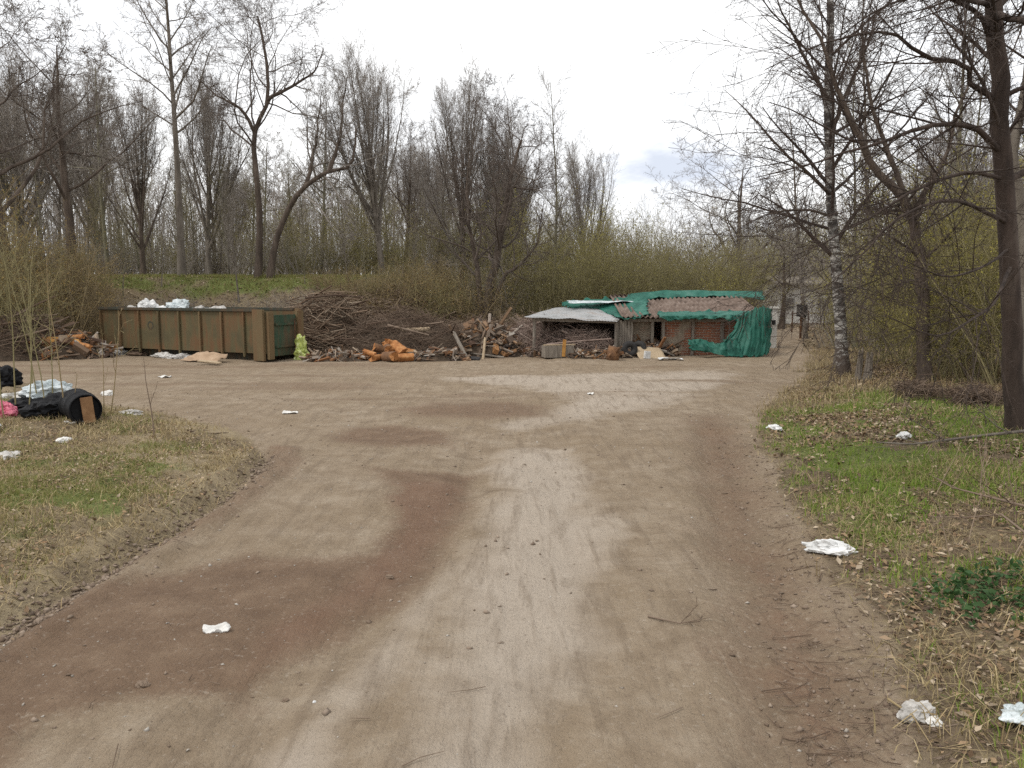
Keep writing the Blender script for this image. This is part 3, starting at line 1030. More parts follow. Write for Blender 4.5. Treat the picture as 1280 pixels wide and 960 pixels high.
for px, Y, yt in ((-60, 24, 260), (-20, 25.5, 285), (12, 24, 320), (30, 27, 295), (55, 25.5, 310), (80, 27, 330), (95, 28.5, 320), (40, 29, 280), (-90, 27, 220), (70, 30, 300), (115, 30, 335)):
    bush_px(rnd.choice(['ochre', 'ochre2']), px, Y, yt, 'ochre budding bush in the thicket at the left edge above the rubbish', 'ochre thicket at the left edge', 1.05)
for px, Y, yt in ((400, 31, 338), (430, 30.2, 336), (452, 29.5, 350), (475, 30, 332), (498, 29, 340), (520, 29.8, 330), (540, 28.8, 342), (562, 29.6, 332), (585, 29, 345), (550, 31, 325), (508, 31, 328)):
    bush_px(rnd.choice(['ochre', 'ochre', 'ochre2']), px, Y, yt, 'low ochre bush on the slope behind the brushwood heaps', 'ochre bushes on the slope behind the heaps', 1.5)
for px, Y, yt in ((140, 40, 300), (250, 42, 300), (350, 39, 282), (385, 37, 270), (410, 39, 250), (450, 40, 260), (515, 41, 250), (600, 40, 255), (80, 42, 290), (-30, 40, 270), (-80, 42, 270), (220, 39, 312)):
    bush_px(rnd.choice(['olive', 'brown', 'brown', 'spring'] if px > 330 else ['brown', 'brown', 'olive']), px, Y, yt, 'tangled undergrowth bush between the trunks beyond the grassy bank', 'undergrowth beyond the grassy bank', 1.3)
for i, px in enumerate(range(625, 1030, 25)):
    for Y in (rnd.uniform(29.5, 33), rnd.uniform(35, 44)):
        if px > 940: Y = rnd.uniform(41, 48)
        yt = (rnd.uniform(285, 320) if Y < 34 else rnd.uniform(245, 285))
        if px > 900: yt += 18
        bush_px(rnd.choice(['olive', 'olive', 'spring2', 'brown']), px + rnd.uniform(-8, 8), Y, yt, 'yellow-green budding bush of the hedge-like thicket behind the shed', 'budding thicket behind the shed', .9)

for px, Y, yt in ((1040, 35, 345), (972, 36.5, 352)):
    bush_px('brown', px, Y, yt, 'thin bare bush screening the pale house beyond the netted shed', 'bare bushes before the pale house', .8)
for px, Y, yt in ((118, 29.6, 366), (150, 29.4, 368), (215, 29.4, 366), (262, 29.2, 370), (335, 29.2, 368), (362, 29.6, 362), (395, 29.4, 360), (410, 29.0, 366)):
    bush_px('brown', px, Y, yt, 'small bare bush on the leafy slope right behind the skip', 'bare bushes on the slope behind the skip', 1.6)
for i in range(30):
    px = 95 + i * 18 + rnd.uniform(-8, 8)
    Y = rnd.uniform(36, 46)
    bush_px(rnd.choice(['olive', 'spring2', 'brown', 'olive']), px, Y, rnd.uniform(268, 316), 'tangled undergrowth bush between the trunks beyond the grassy bank', 'undergrowth beyond the grassy bank', 1.1)
for i in range(26):
    px = 60 + i * 23 + rnd.uniform(-9, 9)
    tree_px(rnd.choice(['slim3', 'slim1', 'slim3', 'slim2']), px, rnd.uniform(38, 50), skyline(px) + rnd.uniform(30, 110), 'bare tree in the grey mass of wood beyond the grassy bank', 'wood beyond the grassy bank', squash=1.2)
# right-hand thicket
for px, Y, yt in ((1085, 19.5, 330), (1110, 21, 300), (1140, 19, 290), (1165, 20.5, 250), (1185, 17, 300), (1205, 18.5, 235), (1225, 15.5, 260), (1245, 17, 200), (1275, 16, 200),
                  (1300, 14.5, 230), (1330, 16, 180), (1365, 14, 200), (1172, 16.0, 350)):
    bush_px(rnd.choice(['spring', 'spring2', 'olive']), px, Y, yt, 'yellow-green budding bush in the thicket left of the big right-hand trunk', 'budding thicket on the right', .95)
for px, Y, yt in ((1060, 27, 330), (1090, 28, 300), (1125, 27, 290), (1150, 30, 270), (1190, 27, 260), (1230, 28, 230), (1280, 26, 240), (1320, 26, 220)):
    bush_px(rnd.choice(['brown', 'olive']), px, Y, yt, 'bare grey bush beyond the birch, in front of the far wood', 'bare bushes beyond the birch', 1.1)

# ------------------------------------------------------------------ right-hand trees
PB = dict(BASE, seg=(9, 7, 5, 4, 2), sides=(10, 5, 4, 3, 3), wig=(.02, .07, .10, .12, .14), up=(0, .01, -.02, -.07, -.07), taper=(.3, .2, .3, .4, .6),
          n=(22, 11, 8, 4), start=(.3, .15, .12, .15), ang=(50, 42, 40, 40), angv=(12, 12, 14, 15), len=(.30, .42, .42, .45), fall=(.35, .35, .3, .3), rr=(.35, .45, .5, .6), rmin=.0025)
Yb = 18.4
bb = gp(1056, 470)
Yb = bb.y
handtree('birch_tree',
         [([bb - UP * .1, at(1049, 400, Yb), at(1044, 320, Yb), at(1038, 230, Yb), at(1035, 140, Yb), at(1039, 40, Yb), at(1040, -60, Yb), at(1046, -180, Yb)], .135, .05, 0, .28)],
         [([at(1040, 245, Yb), at(1010, 215, Yb - .5), at(975, 185, Yb - .8), at(940, 145, Yb - .8), at(905, 112, Yb - .6)], .045, .010, 1, .15),
          ([at(1040, 270, Yb), at(1000, 262, Yb - 1), at(960, 268, Yb - 1.4), at(925, 285, Yb - 1.4)], .035, .008, 1, .2),
          ([at(1037, 130, Yb), at(1010, 80, Yb - .3), at(985, 30, Yb - .6), at(960, -30, Yb - .8)], .05, .012, 1, .15),
          ([at(1038, 170, Yb), at(1060, 110, Yb + .3), at(1085, 55, Yb + .4), at(1100, -10, Yb + .4)], .05, .012, 1, .15)],
         PB, 51, 'birch', 'twig_black', 'white-barked birch with fine hanging twigs beside the end of the road', limb_bark='bark_dark', loc=bb)

# big dark tree at the right edge
bt = gp(1272, 540)
Yt = bt.y
PT = dict(PB, n=(14, 12, 8, 3), up=(0, .01, -.015, -.05, -.06), ang=(60, 46, 42, 40), len=(.28, .40, .42, .45), wig=(.02, .07, .12, .13, .14))


def q(px, py, dY): return at(px, py, Yt + dY)


handtree('lime_tree',
         [([bt - UP * .1, at(1266, 450, Yt), at(1262, 330, Yt), at(1254, 200, Yt), at(1247, 80, Yt), at(1240, -40, Yt), at(1236, -160, Yt)], .122, .09, 0, .5)],
         [([q(1250, 190, 0), q(1222, 165, -.2), q(1190, 155, -.4), q(1140, 165, -.7), q(1085, 183, -1.0), q(1020, 202, -1.2), q(945, 222, -1.3)], .042, .008, 1, .15),
          ([q(1248, 125, 0), q(1215, 108, -.1), q(1205, 80, -.2), q(1160, 72, -.4), q(1125, 45, -.6), q(1085, 40, -.8), q(1020, 58, -1.1), q(955, 88, -1.3)], .040, .007, 1, .2),
          ([q(1256, 225, 0), q(1215, 215, -.3), q(1165, 228, -.8), q(1105, 262, -1.2), q(1040, 298, -1.6), q(990, 322, -1.8)], .030, .006, 1, .2),
          ([q(1262, 280, 0), q(1225, 262, -.4), q(1180, 250, -1.0), q(1120, 275, -1.5), q(1075, 320, -1.9), q(1035, 358, -2.1)], .030, .006, 1, .2),
          ([q(1262, 310, 0), q(1235, 330, -.6), q(1190, 345, -1.2), q(1140, 330, -1.7), q(1090, 300, -2.0)], .02, .004, 1, .25),
          ([q(1244, 50, 0), q(1215, 10, -.3), q(1170, -5, -.6), q(1110, 5, -.9), q(1050, 45, -1.2)], .036, .007, 1, .2),
          ([q(1242, 20, 0), q(1290, 30, -1.0), q(1340, 60, -1.6), q(1400, 70, -2.0)], .045, .012, 1, .2),
          ([q(1242, 10, 0), q(1210, 0, -1.0), q(1180, -10, -1.6), q(1120, -30, -2.4)], .036, .009, 1, .2),
          ([q(1265, 330, 0), q(1240, 380, -.9), q(1215, 400, -1.5), q(1170, 420, -2.2), q(1110, 395, -2.6)], .025, .006, 1, .25),
          ([q(1258, 230, 0), q(1300, 200, .3), q(1340, 150, .5), q(1390, 100, .6)], .05, .015, 1, .15)],
         PT, 52, 'bark_black', 'twig_black', 'thick dark trunk at the right edge with long branches arching over the verge', loc=bt)
# second stem close behind the thick trunk
bs = on(1286, Yt + 1.2)
handtree('lime_tree', [([bs - UP * .1, at(1280, 330, bs.y), at(1272, 240, bs.y), at(1266, 190, bs.y), at(1280, 120, bs.y), at(1290, 40, bs.y), at(1300, -60, bs.y)], .09, .04, 0, .45)], [],
         PT, 53, 'bark', 'twig_black', 'thinner grey trunk close behind the thick dark trunk at the right edge', loc=bs)

# leaning tree in the thicket
bl = gp(1156, 478)
Yl = bl.y


def q(px, py, dY=0): return at(px, py, Yl + dY)


handtree('maple_tree',
         [([bl - UP * .1, q(1154, 400), q(1149, 330), q(1143, 285), q(1130, 250)], .13, .085, 0, .75)],
         [([q(1130, 250), q(1105, 222), q(1083, 190), q(1065, 150), q(1046, 110), q(1030, 60), q(1000, 5), q(985, -40)], .085, .025, 1, .25),
          ([q(1133, 255), q(1116, 205), q(1098, 160), q(1086, 110), q(1078, 50), q(1082, -30)], .06, .02, 1, .2),
          ([q(1140, 275), q(1160, 235, .2), q(1185, 190, .3), q(1195, 140, .4), q(1215, 90, .4), q(1218, 20, .4)], .055, .018, 1, .2),
          ([q(1148, 320), q(1120, 300, -.4), q(1090, 285, -.8), q(1060, 290, -1.0)], .03, .008, 1, .2),
          ([q(1150, 330), q(1180, 300, -.3), q(1210, 262, -.5), q(1230, 215, -.6)], .035, .01, 1, .2)],
         dict(PT, n=(10, 10, 7, 3), up=(0, .02, .02, .0, 0)), 54, 'bark_dark', 'twig_black', 'forked bare tree with two long stems leaning left over the birch', loc=bl)
for px, Y, yt, k, lb in ((1100, 24, -20, 'slim1', 'slender bare tree just right of the birch crown'),
                         (1180, 24, -40, 'tall2', 'bare tree with a mossy trunk rising behind the forked tree'),
                         (1215, 27, 10, 'slim2', 'thin pole tree between the forked tree and the thick trunk'),
                         (1330, 22, -80, 'tall1', 'bare tree at the far right beyond the thick trunk'),
                         (1010, 30, 90, 'slim1', 'thin bare tree left of the birch, behind the far gate'),
                         (1072, 26, 40, 'slim3', 'thin olive-twigged tree close to the right of the birch trunk')):
    tree_px(k, px, Y, yt, lb)
# small round tree in front of the pale house
tree_px('oak2', 979, 33.5, 268, 'small low-crowned tree standing before the pale house by the netted shed', squash=1.3)

# hollow stubs round the birch foot
for px, py, h, r, lb in ((1046, 462, .75, .10, 'rotten broken stub close to the left of the birch foot'), (1072, 474, .72, .07, 'broken grey stub just right of the birch foot'), (1084, 476, .62, .10, 'thicker broken stub furthest right of the birch foot')):
    g = gp(px, py)
    bm = BM()
    for k in range(7):
        a = k * .9
        bm.cyl((math.cos(a) * r * .45, math.sin(a) * r * .45, -.05), (math.cos(a) * r * .5 + .03, math.sin(a) * r * .4, h * (.6 + .4 * rnd.random())), r * .62, r * .25, 7)
    o = bm.build('tree_stub', M['bark'], None, jitter=.03, seed=px)
    o.location = g
    tag(o, lb, 'stump')

# distant mass of wood closing the view
T = Tubes()
rg = random.Random(77)
for i in range(2400):
    px = rg.uniform(-350, 1650)
    Y = rg.uniform(68, 100)
    x = xat(px, Y)
    z0 = gz(x, Y)
    ht = max(topz(skyline(px) + 55 + rg.uniform(-10, 60), Y) - z0, 2.5)
    p = Vector((x, Y, z0 - .2))
    lean = Vector((rg.gauss(0, .06), rg.gauss(0, .06), 1))
    w1, w2 = Vector((rg.gauss(0, .35), rg.gauss(0, .35), 0)), Vector((rg.gauss(0, .6), rg.gauss(0, .6), 0))
    T.add([p, p + lean * ht * .3 + w1 * .5, p + lean * ht * .6 + w1, p + lean * ht + w2], [.05 + .06 * rg.random(), .05, .03, .008], 3)
    for k in range(22):
        t = rg.uniform(.12, .98)
        a = p + lean * ht * t
        d = Vector((rg.gauss(0, .8), rg.gauss(0, .8), .3 + rg.random() * .8))
        l = rg.uniform(.8, 2.4) * (1.15 - t * .6)
        T.add([a, a + d * l * .5, a + d * l + UP * .2], [.022, .016, .008], 3)
for i in range(9000):
    px = rg.uniform(-350, 1650)
    Y = rg.uniform(64, 98)
    x = xat(px, Y)
    p = Vector((x, Y, gz(x, Y) - .2))
    d = Vector((rg.gauss(0, .5), rg.gauss(0, .3), 1)) * rg.uniform(.8, 3.4)
    T.add([p, p + d * .5 + Vector((rg.gauss(0, .15), 0, 0)), p + d], [.03, .025, .012], 3)
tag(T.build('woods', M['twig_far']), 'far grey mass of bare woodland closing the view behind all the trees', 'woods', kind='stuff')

# ------------------------------------------------------------------ ground cover
def sample(x0, x1, y0, y1, n, f):
    x = NR.uniform(x0, x1, n); y = NR.uniform(y0, y1, n)
    k = NR.random(n) < f(x, y, [gsample(q_, x, y) for q_ in mk])
    return x[k], y[k]


def blades(name, x, y, hmin, hmax, wd, lean, mat, label, cat):
    n = len(x)
    z = gsample(GZ, x, y)
    a = NR.uniform(0, 6.28, n)
    hh = NR.uniform(hmin, hmax, n)
    dx, dy = np.cos(a), np.sin(a)
    ln = np.abs(NR.normal(0, lean, n)) * hh
    b = NR.uniform(0, 6.28, n)
    ex, ey = np.cos(b) * ln, np.sin(b) * ln
    wv = wd * NR.uniform(.6, 1.3, n)
    base = np.stack([x, y, z - .01], 1)
    sd = np.stack([dx * wv, dy * wv, np.zeros(n)], 1)
    mid = base + np.stack([ex * .35, ey * .35, hh * .6], 1)
    tip = base + np.stack([ex, ey, np.maximum(hh - ln * .35, .012)], 1)
    V = np.stack([base - sd, base + sd, mid + sd * .7, mid - sd * .7, tip], 1).reshape(-1, 3)
    i = np.arange(n)[:, None] * 5
    F = [np.hstack([i, i + 1, i + 2, i + 3]), np.hstack([i + 3, i + 2, i + 4])]
    return tag(link(name, npmesh(name, V, F), M[mat]), label, cat, kind='stuff')


# right verge green grass
x, y = sample(2.5, 16, 3.2, 20, 300000, lambda x, y, m: np.clip(m[1] * 1.1 - .1, 0, .8) * (x > 1) * np.clip(1.5 - y / 17, .25, 1) * np.clip(.25 + 1.6 * (fbm(x * 1.4, y * 1.4, 71) - .25), .06, 1))
blades('grass', x, y, .03, .13, .005, .8, 'grass', 'fresh short green grass over the verge right of the road', 'grass')
x, y = sample(-12, -1.5, 3.0, 14, 260000, lambda x, y, m: np.clip(m[1] * .9 - .1, 0, .7) * np.clip(.2 + 1.6 * (fbm(x * 1.2, y * 1.2, 72) - .3), .05, 1) * (y < 14))
blades('grass', x, y, .03, .10, .0048, .9, 'grass_dull', 'thin yellowing green grass on the bank left of the road', 'grass')
x, y = sample(-26, -2, 28, 40, 90000, lambda x, y, m: np.clip(m[1] * .9 - .1, 0, 1) * .8)
blades('grass', x, y, .08, .22, .012, .4, 'grass_dull', 'rough green grass on top of the bank behind the skip', 'grass')
# straw on both verges
x, y = sample(1.2, 14, 2.6, 19, 120000, lambda x, y, m: m[0] * np.clip(.8 - m[1] * .4, .1, 1) * .8 * np.clip(-.1 + 2.0 * (fbm(x * 1.1, y * 1.1, 73) - .3), .03, 1))
blades('straw', x, y, .04, .20, .0034, 1.4, 'straw', 'flattened dry straw on the right-hand verge', 'straw')
x, y = sample(-14, -1.0, 2.6, 14, 420000, lambda x, y, m: m[0] * np.clip(.8 - m[1] * .6, .1, 1) * .6 * np.clip(-.05 + 2.0 * (fbm(x * 1.1, y * 1.1, 74) - .3), .04, 1) * np.clip(sdpoly(VERGE_L, x, y) * 1.6, .08, 1))
blades('straw', x, y, .04, .15, .004, 1.5, 'straw', 'flattened dry straw on the left-hand bank', 'straw')
x, y = sample(3.5, 16, 13, 26, 60000, lambda x, y, m: m[0] * .35)
blades('straw', x, y, .05, .25, .005, .8, 'straw', 'tall dry straw round the birch and beneath the right thicket', 'straw')


def litter(name, x, y, size, mat, label, cat, up=.012):
    C = np.stack([x, y, gsample(GZ, x, y) + NR.uniform(.002, up, len(x))], 1)
    V, F = leaf_quads(C, size, .55, .68, NR, .5)
    return tag(link(name, npmesh(name, V, F), M[mat]), label, cat, kind='stuff')


x, y = sample(1.6, 14, 2.6, 20, 260000, lambda x, y, m: m[0] * np.clip(1 - m[1] * .8, .2, 1) * np.clip(3.0 * (fbm(x * .9, y * .9, 75) - .32), .12, 1) * np.clip(sdpoly(VERGE_R, x, y) * 1.2, .1, 1) * .9)
litter('fallen_leaves', x, y, .027, 'litter', 'brown fallen leaves strewn over the right-hand verge', 'leaf litter', .04)
x, y = sample(-14, -1.2, 2.8, 15, 34000, lambda x, y, m: m[0] * np.clip(1 - m[1], .1, 1) * np.clip(2.4 * (fbm(x * .9, y * .9, 76) - .4), .02, 1) * .5)
litter('fallen_leaves', x, y, .022, 'litter', 'brown fallen leaves and scraps on the left-hand bank', 'leaf litter', .03)
x, y = sample(-34, 34, 25.5, 42, 60000, lambda x, y, m: m[0] * .7)
litter('fallen_leaves', x, y, .05, 'litter', 'brown leaf litter on the floor of the wood behind the yard', 'leaf litter', .05)


x, y = sample(1.4, 6.5, 2.5, 8.2, 90000, lambda x, y, m: m[0] * np.clip(1 - m[1] * .8, .15, 1) * np.clip(3.2 * (fbm(x * 1.3, y * 1.3, 175) - .30), .08, 1) * np.clip(sdpoly(VERGE_R, x, y) * 1.5 + .1, .04, 1) * .42)
litter('fallen_leaves', x, y, .019, 'litter', 'smaller brown leaves thick on the near right-hand verge', 'leaf litter', .03)
x, y = sample(1.4, 6.5, 2.5, 8.2, 90000, lambda x, y, m: m[0] * np.clip(2.4 * (fbm(x * 1.7, y * 1.7, 176) - .36), .03, 1) * np.clip(sdpoly(VERGE_R, x, y) * 1.3 + .1, .04, 1) * .5)
blades('straw', x, y, .03, .14, .0026, 1.9, 'straw', 'matted dry straw on the near right-hand verge', 'straw')
x, y = sample(1.4, 6.5, 2.5, 8.2, 90000, lambda x, y, m: m[0] * np.clip(sstep(.56, .72, fbm(x * 2.3, y * 2.3, 177)) + m[1] * .3, 0, 1) * np.clip(sdpoly(VERGE_R, x, y) * 1.3 - .1, 0, 1) * .45)
blades('grass', x, y, .03, .12, .0036, .9, 'grass', 'small green tufts in the litter of the near right-hand verge', 'grass')
x, y = sample(-7.5, -1.0, 2.6, 9.5, 150000, lambda x, y, m: m[0] * np.clip(2.4 * (fbm(x * 1.6, y * 1.6, 178) - .30), .06, 1) * np.clip(sdpoly(VERGE_L, x, y) * 2.2, .03, 1) * .5)
blades('straw', x, y, .02, .10, .003, 2.0, 'straw', 'matted short straw on the near left-hand bank', 'straw')
x, y = sample(-7.5, -1.0, 2.6, 9.5, 90000, lambda x, y, m: m[0] * np.clip(sstep(.5, .68, fbm(x * 2.1, y * 2.1, 179)), 0, 1) * np.clip(sdpoly(VERGE_L, x, y) * 1.6 - .2, 0, 1) * .4)
blades('grass', x, y, .02, .08, .0036, .9, 'grass_dull', 'thin olive tufts on the near left-hand bank', 'grass')
x, y = sample(-8, -1.5, 3.5, 11, 60000, lambda x, y, m: m[0] * np.clip(3.4 * (fbm(x * 1.4, y * 1.4, 180) - .38), .02, 1) * np.clip(sdpoly(VERGE_L, x, y) * 1.5 - .1, 0, 1) * .5)
litter('fallen_leaves', x, y, .018, 'litter', 'dark leaf scraps in the grass of the left-hand bank', 'leaf litter', .04)


def pebbles(name, x, y, smin, smax, mat, label, cat):
    n = len(x)
    z = gsample(GZ, x, y)
    base = np.array([(1, 0, 0), (-1, 0, 0), (0, 1, 0), (0, -1, 0), (0, 0, 1), (0, 0, -1)], float)
    tri = np.array([(0, 2, 4), (2, 1, 4), (1, 3, 4), (3, 0, 4), (2, 0, 5), (1, 2, 5), (3, 1, 5), (0, 3, 5)])
    s = smin * (smax / smin) ** (NR.random(n) ** 2.2)
    V = base[None] * s[:, None, None] * NR.uniform(.5, 1.2, (n, 6, 1)) * np.array([1, 1, .6]) + NR.normal(0, .2, (n, 6, 3)) * s[:, None, None]
    V = V + np.stack([x, y, z + s * .15], 1)[:, None, :]
    F = tri[None] + np.arange(n)[:, None, None] * 6
    return tag(link(name, npmesh(name, V.reshape(-1, 3), F.reshape(-1, 3), True), M[mat]), label, cat, kind='stuff')


x, y = sample(-7, 5, 2.4, 16, 42000, lambda x, y, m: (1 - m[0]) * (.10 + .10 * m[2]) * np.clip(3 * (fbm(x * 1.5, y * 1.5, 81) - .35), .03, 1))
pebbles('soil_clods', x, y, .004, .028, 'clod', 'small clods of soil scattered over the dirt road', 'clods')
x, y = sample(-7, 6, 2.4, 18, 26000, lambda x, y, m: (1 - m[0]) * .22 * np.clip(3 * (fbm(x * 1.1, y * 1.1, 82) - .35), .05, 1))
pebbles('gravel', x, y, .003, .018, 'stone', 'pale grit and pebbles pressed into the dirt road', 'gravel')
# clods turned up along the rut on the left and the broken edge on the right
k = NR.random(2200)
p = np.array(RUT_L); seg = np.clip((k * (len(p) - 1)).astype(int), 0, len(p) - 2); fr = k * (len(p) - 1) - seg
xy = p[seg] + (p[seg + 1] - p[seg]) * fr[:, None] + NR.normal(0, .11, (len(k), 2))
pebbles('soil_clods', xy[:, 0], xy[:, 1], .006, .035, 'clod', 'dark clods turned up along the left edge rut', 'clods')
p = np.array(VERGE_R[1:7]); k = NR.random(2600); seg = np.clip((k * (len(p) - 1)).astype(int), 0, len(p) - 2); fr = k * (len(p) - 1) - seg
xy = p[seg] + (p[seg + 1] - p[seg]) * fr[:, None] + NR.normal(0, .28, (len(k), 2))
pebbles('soil_clods', xy[:, 0], xy[:, 1], .004, .022, 'clod', 'broken clods along the right edge of the road', 'clods')
# twigs lying about
T = Tubes()
for i in range(900):
    if rnd.random() < .62:
        px, py = rnd.uniform(960, 1300), rnd.uniform(510, 955)
    else:
        px, py = rnd.uniform(0, 960), rnd.uniform(520, 955)
        if masks(np.array([flat(px, py).x]), np.array([flat(px, py).y]))[0][0] < .5 and rnd.random() < .93: continue
    g = gp(px, py)
    a = rnd.uniform(0, 6.28); l = rnd.uniform(.04, .22)
    d = Vector((math.cos(a), math.sin(a), 0)) * l
    pts = []
    for t in (-.5, 0, .5):
        v = g + d * t + Vector((rnd.gauss(0, .012), rnd.gauss(0, .012), 0))
        v.z = gz(v.x, v.y) + .006 + rnd.random() * .012
        pts.append(v)
    r = rnd.uniform(.0012, .0035)
    T.add(pts, [r, r * .9, r * .5], 4)
tag(T.build('twig_litter', M['stick_dark']), 'broken twigs scattered on road and verges', 'twigs', kind='stuff')

# dark green ground plants at the right
C = []
for i in range(34):
    g = gp(rnd.gauss(1255, 40), rnd.gauss(735, 22))
    for k in range(16):
        v = g + Vector((rnd.gauss(0, .10), rnd.gauss(0, .10), 0)); v.z = gz(v.x, v.y) + rnd.uniform(.02, .10)
        C.append(tuple(v))
V, F = leaf_quads(np.array(C), .022, .7, .45, NR)
tag(link('low_plants', npmesh('low_plants', V, F), M['leaf_dark']), 'patch of dark green low plants on the leafy verge at the right', 'low plants', kind='stuff')


# ------------------------------------------------------------------ skip container
def build_container():
    a = gp(334, 453)
    th = R(25)
    L, Wd, z0, z1 = 6.7, 1.45, .24, 1.40
    o = empty('waste_container', (a.x, a.y, a.z), -th, 'long rusty olive steel skip heaped with white bags, at the left of the yard', 'skip')
    # local: x from -L (far left end) to 0 (near right end), y from 0 (front) to Wd
    bm = BM()
    t = .05
    bm.box((-L / 2, t / 2, (z0 + z1) / 2), (L, t, z1 - z0))
    bm.box((-L / 2, Wd - t / 2, (z0 + z1) / 2), (L, t, z1 - z0))
    bm.box((-L + t / 2, Wd / 2, (z0 + z1) / 2), (t, Wd - 2 * t - .004, z1 - z0 - .004))
    bm.box((-L / 2, Wd / 2, z0 + t / 2 + .003), (L - 2 * t - .01, Wd - 2 * t - .01, t))
    bm.build('body', M['box_olive'], o)
    bm = BM()
    for yy in (-.03, Wd + .03 - .06):
        bm.box((-L / 2 - .12, yy + .03, z1 + .045), (L - .20, .13, .085), None, .012)
    bm.box((-L + .02, Wd / 2, z1 + .043), (.12, Wd - .16, .08), None, .012)
    bm.build('top_rail', M['box_dark'], o)
    for i in range(8):
        x = -L + .10 + i * (L - .55) / 7.4
        for yy in (-.032, Wd + .032):
            bm = BM()
            bm.box((x, yy, (z0 + z1) / 2 - .06), (.075, .06, z1 - z0 + .10), None, .012)
            bm.build('rib', M['box_post'] if i in (1, 5, 6) else M['box_olive'], o)
    for yy in (-.045, Wd + .045):
        bm = BM()
        bm.box((-.22, yy, .75), (.40, .09, 1.44), None, .015)
        bm.build('corner_post', M['box_post'], o)
    # open-end frame and door
    bm = BM()
    bm.box((.06, .10, .74), (.11, .20, 1.34), None, .012)
    bm.build('door_frame', M['box_post'], o)
    bm = BM()
    bm.box((.06, Wd - .12, .74), (.12, .26, 1.36), None, .012)
    bm.build('door_frame', M['box_post'], o)
    bm = BM()
    bm.box((.03, Wd / 2 - .02, .73), (.06, Wd - .50, 1.16), None, .01)
    d = bm.build('door', M['box_green'], o)
    for zz in (.42, 1.05):
        bm = BM()
        bm.box((.085, Wd / 2, zz), (.045, Wd - .56, .07), None, .008)
        bm.build('brace', M['box_green'], d)
    bm = BM()
    bm.cyl((.125, Wd - .40, .3), (.125, Wd - .40, 1.2), .02)
    bm.build('locking_bar', M['iron'], d)
    for yy in (.35, Wd - .35):
        bm = BM()
        bm.box((-L / 2, yy, .12), (L - .3, .12, .22), None, .01)
        bm.build('skid', M['box_dark'], o)
    for x in (-.5, -L + .5):
        bm = BM()
        bm.cyl((x, .18, .10), (x, Wd - .18, .10), .085, None, 16)
        bm.build('roller', M['iron'], o)
    bm = BM()
    bm.cyl((-L - .05, Wd / 2 - .2, z1 - .25), (-L - .05, Wd / 2 + .2, z1 - .25), .03)
    bm.build('lifting_bar', M['iron'], o)
    # worn round mark painted on the third panel
    me = bpy.data.meshes.new('emblem')
    b_ = bmesh.new()
    ro, ri, n = .125, .085, 28
    vo = [b_.verts.new((math.cos(i * 6.2832 / n) * ro, 0, math.sin(i * 6.2832 / n) * ro)) for i in range(n)]
    vi = [b_.verts.new((math.cos(i * 6.2832 / n) * ri, 0, math.sin(i * 6.2832 / n) * ri)) for i in range(n)]
    for i in range(n):
        b_.faces.new((vo[i], vo[(i + 1) % n], vi[(i + 1) % n], vi[i]))
    b_.to_mesh(me); b_.free()
    e = link('emblem', me, M['box_dark'], o)
    e.location = (-L + 2.22, -.004, .95)
    return o, th, L, Wd, z1


CONT, CTH, CL, CW, CZ = build_container()


def cont_pt(x, y, z):
    return Matrix.Translation(CONT.location) @ Matrix.Rotation(-CTH, 4, 'Z') @ Vector((x, y, z))


# ------------------------------------------------------------------ crumpled things
def crumple(name, loc, size, mat, label, cat, seed, amp=.35, freq=1.6, group=None, rz=None, flatbase=True):
    bm = bmesh.new()
    bmesh.ops.create_icosphere(bm, subdivisions=4, radius=1)
    off = Vector((seed * 3.7, seed * 1.3, seed * 7.1))
    for v in bm.verts:
        n = v.co.normalized()
        f = mnoise.noise(n * freq + off) * amp + (.5 - abs(mnoise.noise(n * freq * 2.3 + off))) * amp * .7 + (.35 - abs(mnoise.noise(n * freq * 5 - off))) * amp * .35
        dd, _p = mnoise.voronoi(n * freq * 1.5 + off)
        f += (.45 - dd[0]) * amp * .55 + (dd[1] - dd[0] - .25) * amp * .25
        dd, _p = mnoise.voronoi(n * freq * 3 - off)
        f += (.4 - dd[0]) * amp * .16
        v.co = n * (1 + f)
        if flatbase and v.co.z < -.35:
            v.co.z = -.35 + (v.co.z + .35) * .1
        v.co.z += .35
        v.co = Vector((v.co.x * size[0], v.co.y * size[1], v.co.z * size[2] / 1.35))
    me = bpy.data.meshes.new(name)
    bm.to_mesh(me); bm.free()
    o = link(name, me, M[mat])
    o.location = loc
    o.rotation_euler = (0, 0, rnd.random() * 6.28 if rz is None else rz)
    return tag(o, label, cat, group)


def sheet(name, loc, size, mat, label, cat, seed, rot=(0, 0, 0), amp=.05, n=14, group=None, th=.006):
    """a bent or crumpled sheet with real thickness"""
    V, F = [], []
    for s in (1, -1):
        for j in range(n + 1):
            for i in range(n + 1):
                u, v = i / n - .5, j / n - .5
                z = mnoise.noise(Vector((u * 3 + seed, v * 3, seed * .7))) * amp + mnoise.noise(Vector((u * 8 + seed, v * 8, 3))) * amp * .4
                V.append((u * size[0] * (1 + .12 * mnoise.noise(Vector((v * 3, seed, 0)))), v * size[1] * (1 + .12 * mnoise.noise(Vector((u * 3, seed, 5)))), z + s * th / 2))
    k = (n + 1) ** 2
    g = np.arange(k).reshape(n + 1, n + 1)
    top = np.stack([g[:-1, :-1], g[:-1, 1:], g[1:, 1:], g[1:, :-1]], -1).reshape(-1, 4)
    ring = np.concatenate([g[0, :-1], g[:-1, -1], g[-1, :0:-1], g[:0:-1, 0]])
    nx_ = np.roll(ring, -1)
    side = np.stack([ring, ring + k, nx_ + k, nx_], -1)
    me = npmesh(name, np.array(V), np.concatenate([top, top[:, ::-1] + k, side]))
    o = link(name, me, M[mat])
    o.location = loc
    o.rotation_euler = rot
    return tag(o, label, cat, group)


